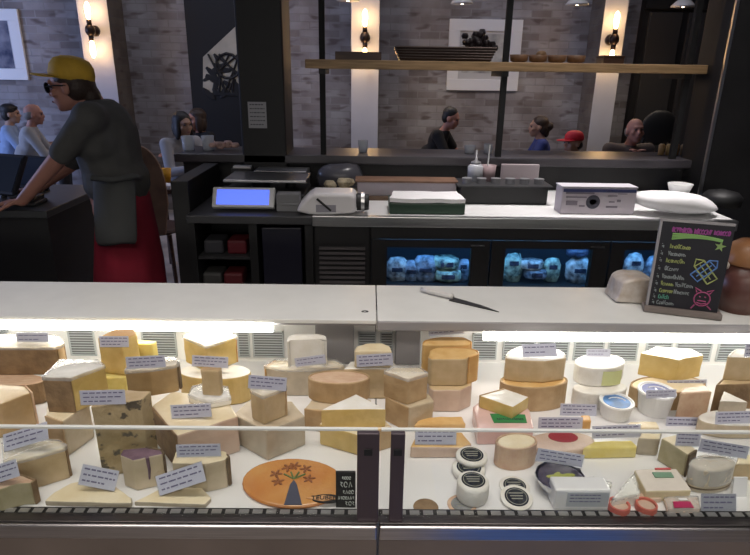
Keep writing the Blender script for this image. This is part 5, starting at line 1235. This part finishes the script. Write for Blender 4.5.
kid = seat('child in a bright red cap looking left', 573, 143, 5.4, (-.92, -.35), shirt=m_brn, skin=m_skin, hair=m_hairb, lean=.04, hairstyle='cap', width=.75, scale=.86)
cap_mesh(kid[1] @ kid[2], kid[0], M('red_cap', (.62, .015, .03), .6), .085)
seat('bald person in a brown knit with hands joined under the chin', 635, 131, 5.4, (.02, -1), scale=.94, shirt=m_brn, skin=m_skinr, hair=m_hairg, lean=.16, nod=-.15, hairstyle='bald', width=1.15, sleeves='long',
     arms=(((.25, .22, .18), (.045, .30, .40)), ((-.25, .22, .18), (-.045, .30, .40))))
# black chair back beside the bald person
p = at_y(660, 122, 6.2)
r = empty('black_chair', (p.x, 6.2, 0), 'black chair with a rounded back behind the bald person', 'chair')
b = MB(); b.ell((p.x, 6.2, p.z-.06), .19, .04, .18, 20); b.build('backrest', m_black, r, smooth=True)
b = MB(); b.lathe((p.x, 6.35, p.z-.55), [(.001, 0), (.2, 0), (.2, .04), (.001, .04)], 24); b.build('seat', m_black, r)
for sx in (-.14, .14):
    b = MB(); b.cyl((p.x+sx, 6.22, 0), (p.x+sx, 6.21, p.z-.02), .016); b.build('leg', m_black, r)
    b = MB(); b.cyl((p.x+sx, 6.48, 0), (p.x+sx, 6.48, p.z-.55), .016); b.build('leg', m_black, r)

# wall shelf things at right of the bar
p = at_z(668, 152, BZ)
for k in range(4):
    b = MB(); x = at_z(661+k*7, 155, BZ).x; b.lathe((x, 3.85, BZ), [(.001, 0), (.018, 0), (.02, .06), (.012, .07), (.001, .07)], 12)
    tag(b.build('spice_jar', M('spice%d' % k, ((.45, .28, .12), (.5, .35, .16), (.35, .2, .1), (.4, .3, .2))[k], .4), smooth=True), 'amber jar on the bar beside the right shelf post, %s' % ('first from the left', 'second from the left', 'third from the left', 'last on the right')[k], 'jar', 'amber jars on the bar')
b = MB(); x = at_z(706, 152, BZ).x; 
for k in range(4): b.box((x-.06, 3.8, BZ+.006+k*.02), (x+.05, 3.9, BZ+.012+k*.02), Matrix.Translation((0, 0, 0)))
b.box((x-.065, 3.79, BZ), (x-.055, 3.91, BZ+.09)); tag(b.build('napkin_rack', M('rack_white', (.5, .5, .5), .5)), 'small white rack of folded napkins at the right end of the bar', 'rack')
# grey lead hanging at the shelf right end
b = MB(); pp = [at_y(705, 44, 3.9), at_y(703, 70, 3.9), at_y(699, 90, 3.9), at_y(697, 108, 3.9), at_y(699, 128, 3.9), at_y(698, 150, 3.9)]; pp[-1].z = BZ+.005; pp.insert(0, V((pp[0].x, 3.9, 3.5))); b.tube(pp, .005, 6); tag(b.build('lead_wire', M('cord_grey', (.35, .35, .36), .5), smooth=True), 'grey cord hanging down at the right end of the shelf', 'cord')

# ---------------- the worker
WY0 = 3.0
def wp(px, py, dy=0): return at_y(px, py, WY0+dy)
root = empty('person', (wp(118, 230).x, WY0, 0), 'worker in yellow cap, grey shirt, grey apron and red skirt leaning left', 'person')
hd = wp(70, 86.5); nk = wp(92, 103, .02); ch = wp(104, 135, .02); wa = wp(113, 168, .02); hip = wp(119, 196, .02)
shN = wp(89, 118, -.16); shF = wp(90, 115, .20)
elN = wp(60, 156, -.18); haN = wp(22, 201, -.17); elF = wp(70, 164, .12); haF = wp(36, 197, .12)
haN.z = max(haN.z, .985); haF.z = max(haF.z, .985)
fw = V((-1, -.06, 0))
Mh = M4from(hd, fw) @ Matrix.Rotation(rad(-6), 4, 'X')
b = MB()
b.limb(hip, wa, .14, .125); b.limb(wa, ch, .13, .145); b.ell(ch, .13, .19, .17); b.limb(ch, nk, .12, .06); b.limb(nk, hd+V((.025, 0, -.03)), .058, .054)
for S, E_, H_, s in ((shN, elN, haN, -1), (shF, elF, haF, 1)):
    b.limb(ch+V((-.03, 0, .05)), S, .09, .066); b.limb(S, E_, .058, .042); b.limb(E_, H_, .042, .028)
    dd = (H_-E_); dd.z *= .12; hand(b, H_, dd, (0, 0, 1), s, .25)
for s in (-1, 1):
    H0 = hip+V((0, s*.095, -.04)); K = V((hip.x+.04, WY0+s*.11, .50)); A = V((hip.x+.06, WY0+s*.12, .09)); b.limb(H0, K, .095, .06); b.limb(K, A, .06, .04); b.limb(A, A+V((-.15, -.01, -.045)), .042, .035)
head(b, Mh); b.build('body', m_skinr, root, mods=(('remesh', .0065), ('smooth', 3)))
m_shirt = M('worker_grey_shirt', (.07, .07, .068), .85, var=.12, scale=9, bump=.3, bscale=14)
b = MB(); b.limb(wp(117, 180, .02), wa, .165, .145); b.limb(wa, ch, .15, .165); b.ell(ch, .15, .205, .185); b.limb(ch, nk+V((.02, 0, -.045)), .135, .07)
for S, E_ in ((shN, elN), (shF, elF)): b.limb(ch+V((-.02, 0, .05)), S, .105, .080); b.limb(S, S.lerp(E_, .92), .072, .058)
b.build('shirt', m_shirt, root, mods=(('remesh', .010), ('smooth', 4)))
m_skirt = M('red_skirt', (.29, .012, .034), .8, var=.2, scale=5)
b = MB(); rings = []
for k, (px, py, rx_, ry_) in enumerate(((120, 180, .12, .16), (124, 200, .125, .18), (127, 230, .145, .2), (130, 262, .165, .22), (132, 300, .18, .23), (133, 340, .19, .24))):
    c = wp(px, py, .03); rings.append([c+V((rx_*math.cos(t)*(1+.05*math.sin(7*t)*k/5), ry_*math.sin(t)*(1+.05*math.sin(7*t)*k/5), 0)) for t in [i*2*math.pi/56 for i in range(56)]])
b.loft(rings); b.build('skirt', m_skirt, root, smooth=True)
m_apron = M('grey_apron', (.06, .063, .063), .85, var=.1, scale=8, bump=.2, bscale=12)
b = MB(); rings = []
prev = None
for k, (pl, pr, py) in enumerate(((92, 136, 176), (93, 136, 195), (94, 137, 220), (95, 138, 246))):
    yy = -.20-.012*k; q = [wp(pl+(pr-pl)*i/8, py+ (1.2*math.sin(i*.8)), yy+.05*(abs(i-4)/4)**2) for i in range(9)]
    row = [b.bm.verts.new(p) for p in q]
    if prev:
        for i in range(8): b.bm.faces.new((prev[i], prev[i+1], row[i+1], row[i]))
    prev = row
b.build('apron', m_apron, root, smooth=True, mods=(('solid', .012), ('subsurf', 1)))
b = MB(); b.tube([wp(92, 178, -.22), wp(112, 180, -.235), wp(134, 176, -.19), wp(140, 178, -.05)], .014, 8); b.build('apron_tie', m_apron, root, smooth=True)
b = MB(); R3 = Mh.to_3x3(); b.ell(Mh @ V((0, -.045, .0)), .083, .075, .085, 18, R3); b.ell(Mh @ V((0, -.09, -.055)), .05, .045, .06, 14, R3); b.ell(Mh @ V((0, -.02, .04)), .084, .095, .06, 18, R3); b.build('hair', m_hairbr, root, mods=(('remesh', .008), ('smooth', 2)))
Mc = Mh @ Matrix.Translation((0, -.002, .006)) @ Matrix.Rotation(rad(13), 4, 'X') @ Matrix.Scale(1.0, 4)
cp = cap_mesh(Mc, root, M('yellow_cap', (.60, .37, .035), .7, var=.08, scale=20), .066, tall=1.05)
b = MB()
for s in (-1, 1):
    c = Mh @ V((s*.034, .094, .004)); b.lathe(c, [(.021, -.002), (.025, -.002), (.025, .002), (.021, .002), (.021, -.002)], 16, M3=Mh.to_3x3() @ Matrix.Rotation(rad(90), 3, 'X'))
    b.tube([Mh @ V((s*.058, .092, .008)), Mh @ V((s*.078, .04, .01)), Mh @ V((s*.080, -.015, .004))], .0035, 6)
b.tube([Mh @ V((-.012, .098, .008)), Mh @ V((.012, .098, .008))], .003, 6); b.build('glasses', m_black, root)
face_parts(Mh, root)

# unseen blue mat added on the floor to tint the right rail's reflection
b = MB(); b.box((.28, -.35, .0005), (1.0, .62, .012)); tag(b.build('reflection_mat', M('mat_blue', (.05, .24, .95), .6), bevel=.004), 'unseen blue mat added so the rail of the right case mirrors blue', 'mat')

# ------------------------------------------------------------------ lights
def area_light(name, loc, target, sx, sy, e, col, spread=180):
    l = bpy.data.lights.new(name, 'AREA'); l.shape = 'RECTANGLE'; l.size = sx; l.size_y = sy; l.energy = e; l.color = col; l.spread = rad(spread)
    o = bpy.data.objects.new(name, l); COL.objects.link(o); o.location = V(loc); d = V(target)-V(loc); o.rotation_euler = d.to_track_quat('-Z', 'Y').to_euler(); return o
area_light('shop_ceiling_light', (0, .95, 3.4), (0, 1.3, .8), 3.2, .5, 12.5, (1, .93, .86), 75)
area_light('shop_ceiling_light', (0, -1.6, 3.4), (0, .8, .8), 3.6, .8, 17, (1, .92, .84), 80)
area_light('front_fill_light', (0, -3.6, 1.3), (0, 1, .7), 5, 1.6, 13, (1, .95, .9), 120)  # added fill from the customer side, brightens rail, base and cheese fronts
area_light('aisle_ceiling_light', (1.2, 3.1, 3.45), (1.2, 3.1, .9), 2.0, .3, 12, (1, .94, .92), 48)
area_light('dining_ceiling_light', (0, 5.3, 3.45), (0, 5.9, .5), 6, .8, 42, (.84, .84, 1))
area_light('window_daylight', (-6.9, 4.6, 1.8), (-2.0, 6.6, 1.3), 2.4, 1.8, 190, (.42, .55, 1))
area_light('fridge_light', (1.0, KY+.14, KZ-.13), (1.0, KY+.35, shz), 2.2, .04, 1.5, (.14, .42, 1))
w = bpy.data.worlds.new('world'); SC.world = w; w.use_nodes = True
w.node_tree.nodes['Background'].inputs['Color'].default_value = (.75, .8, 1, 1); w.node_tree.nodes['Background'].inputs['Strength'].default_value = .05
vs = SC.view_settings; vs.view_transform = 'Standard'; vs.look = 'None'; vs.exposure = 0; vs.gamma = 1; vs.use_curve_mapping = False
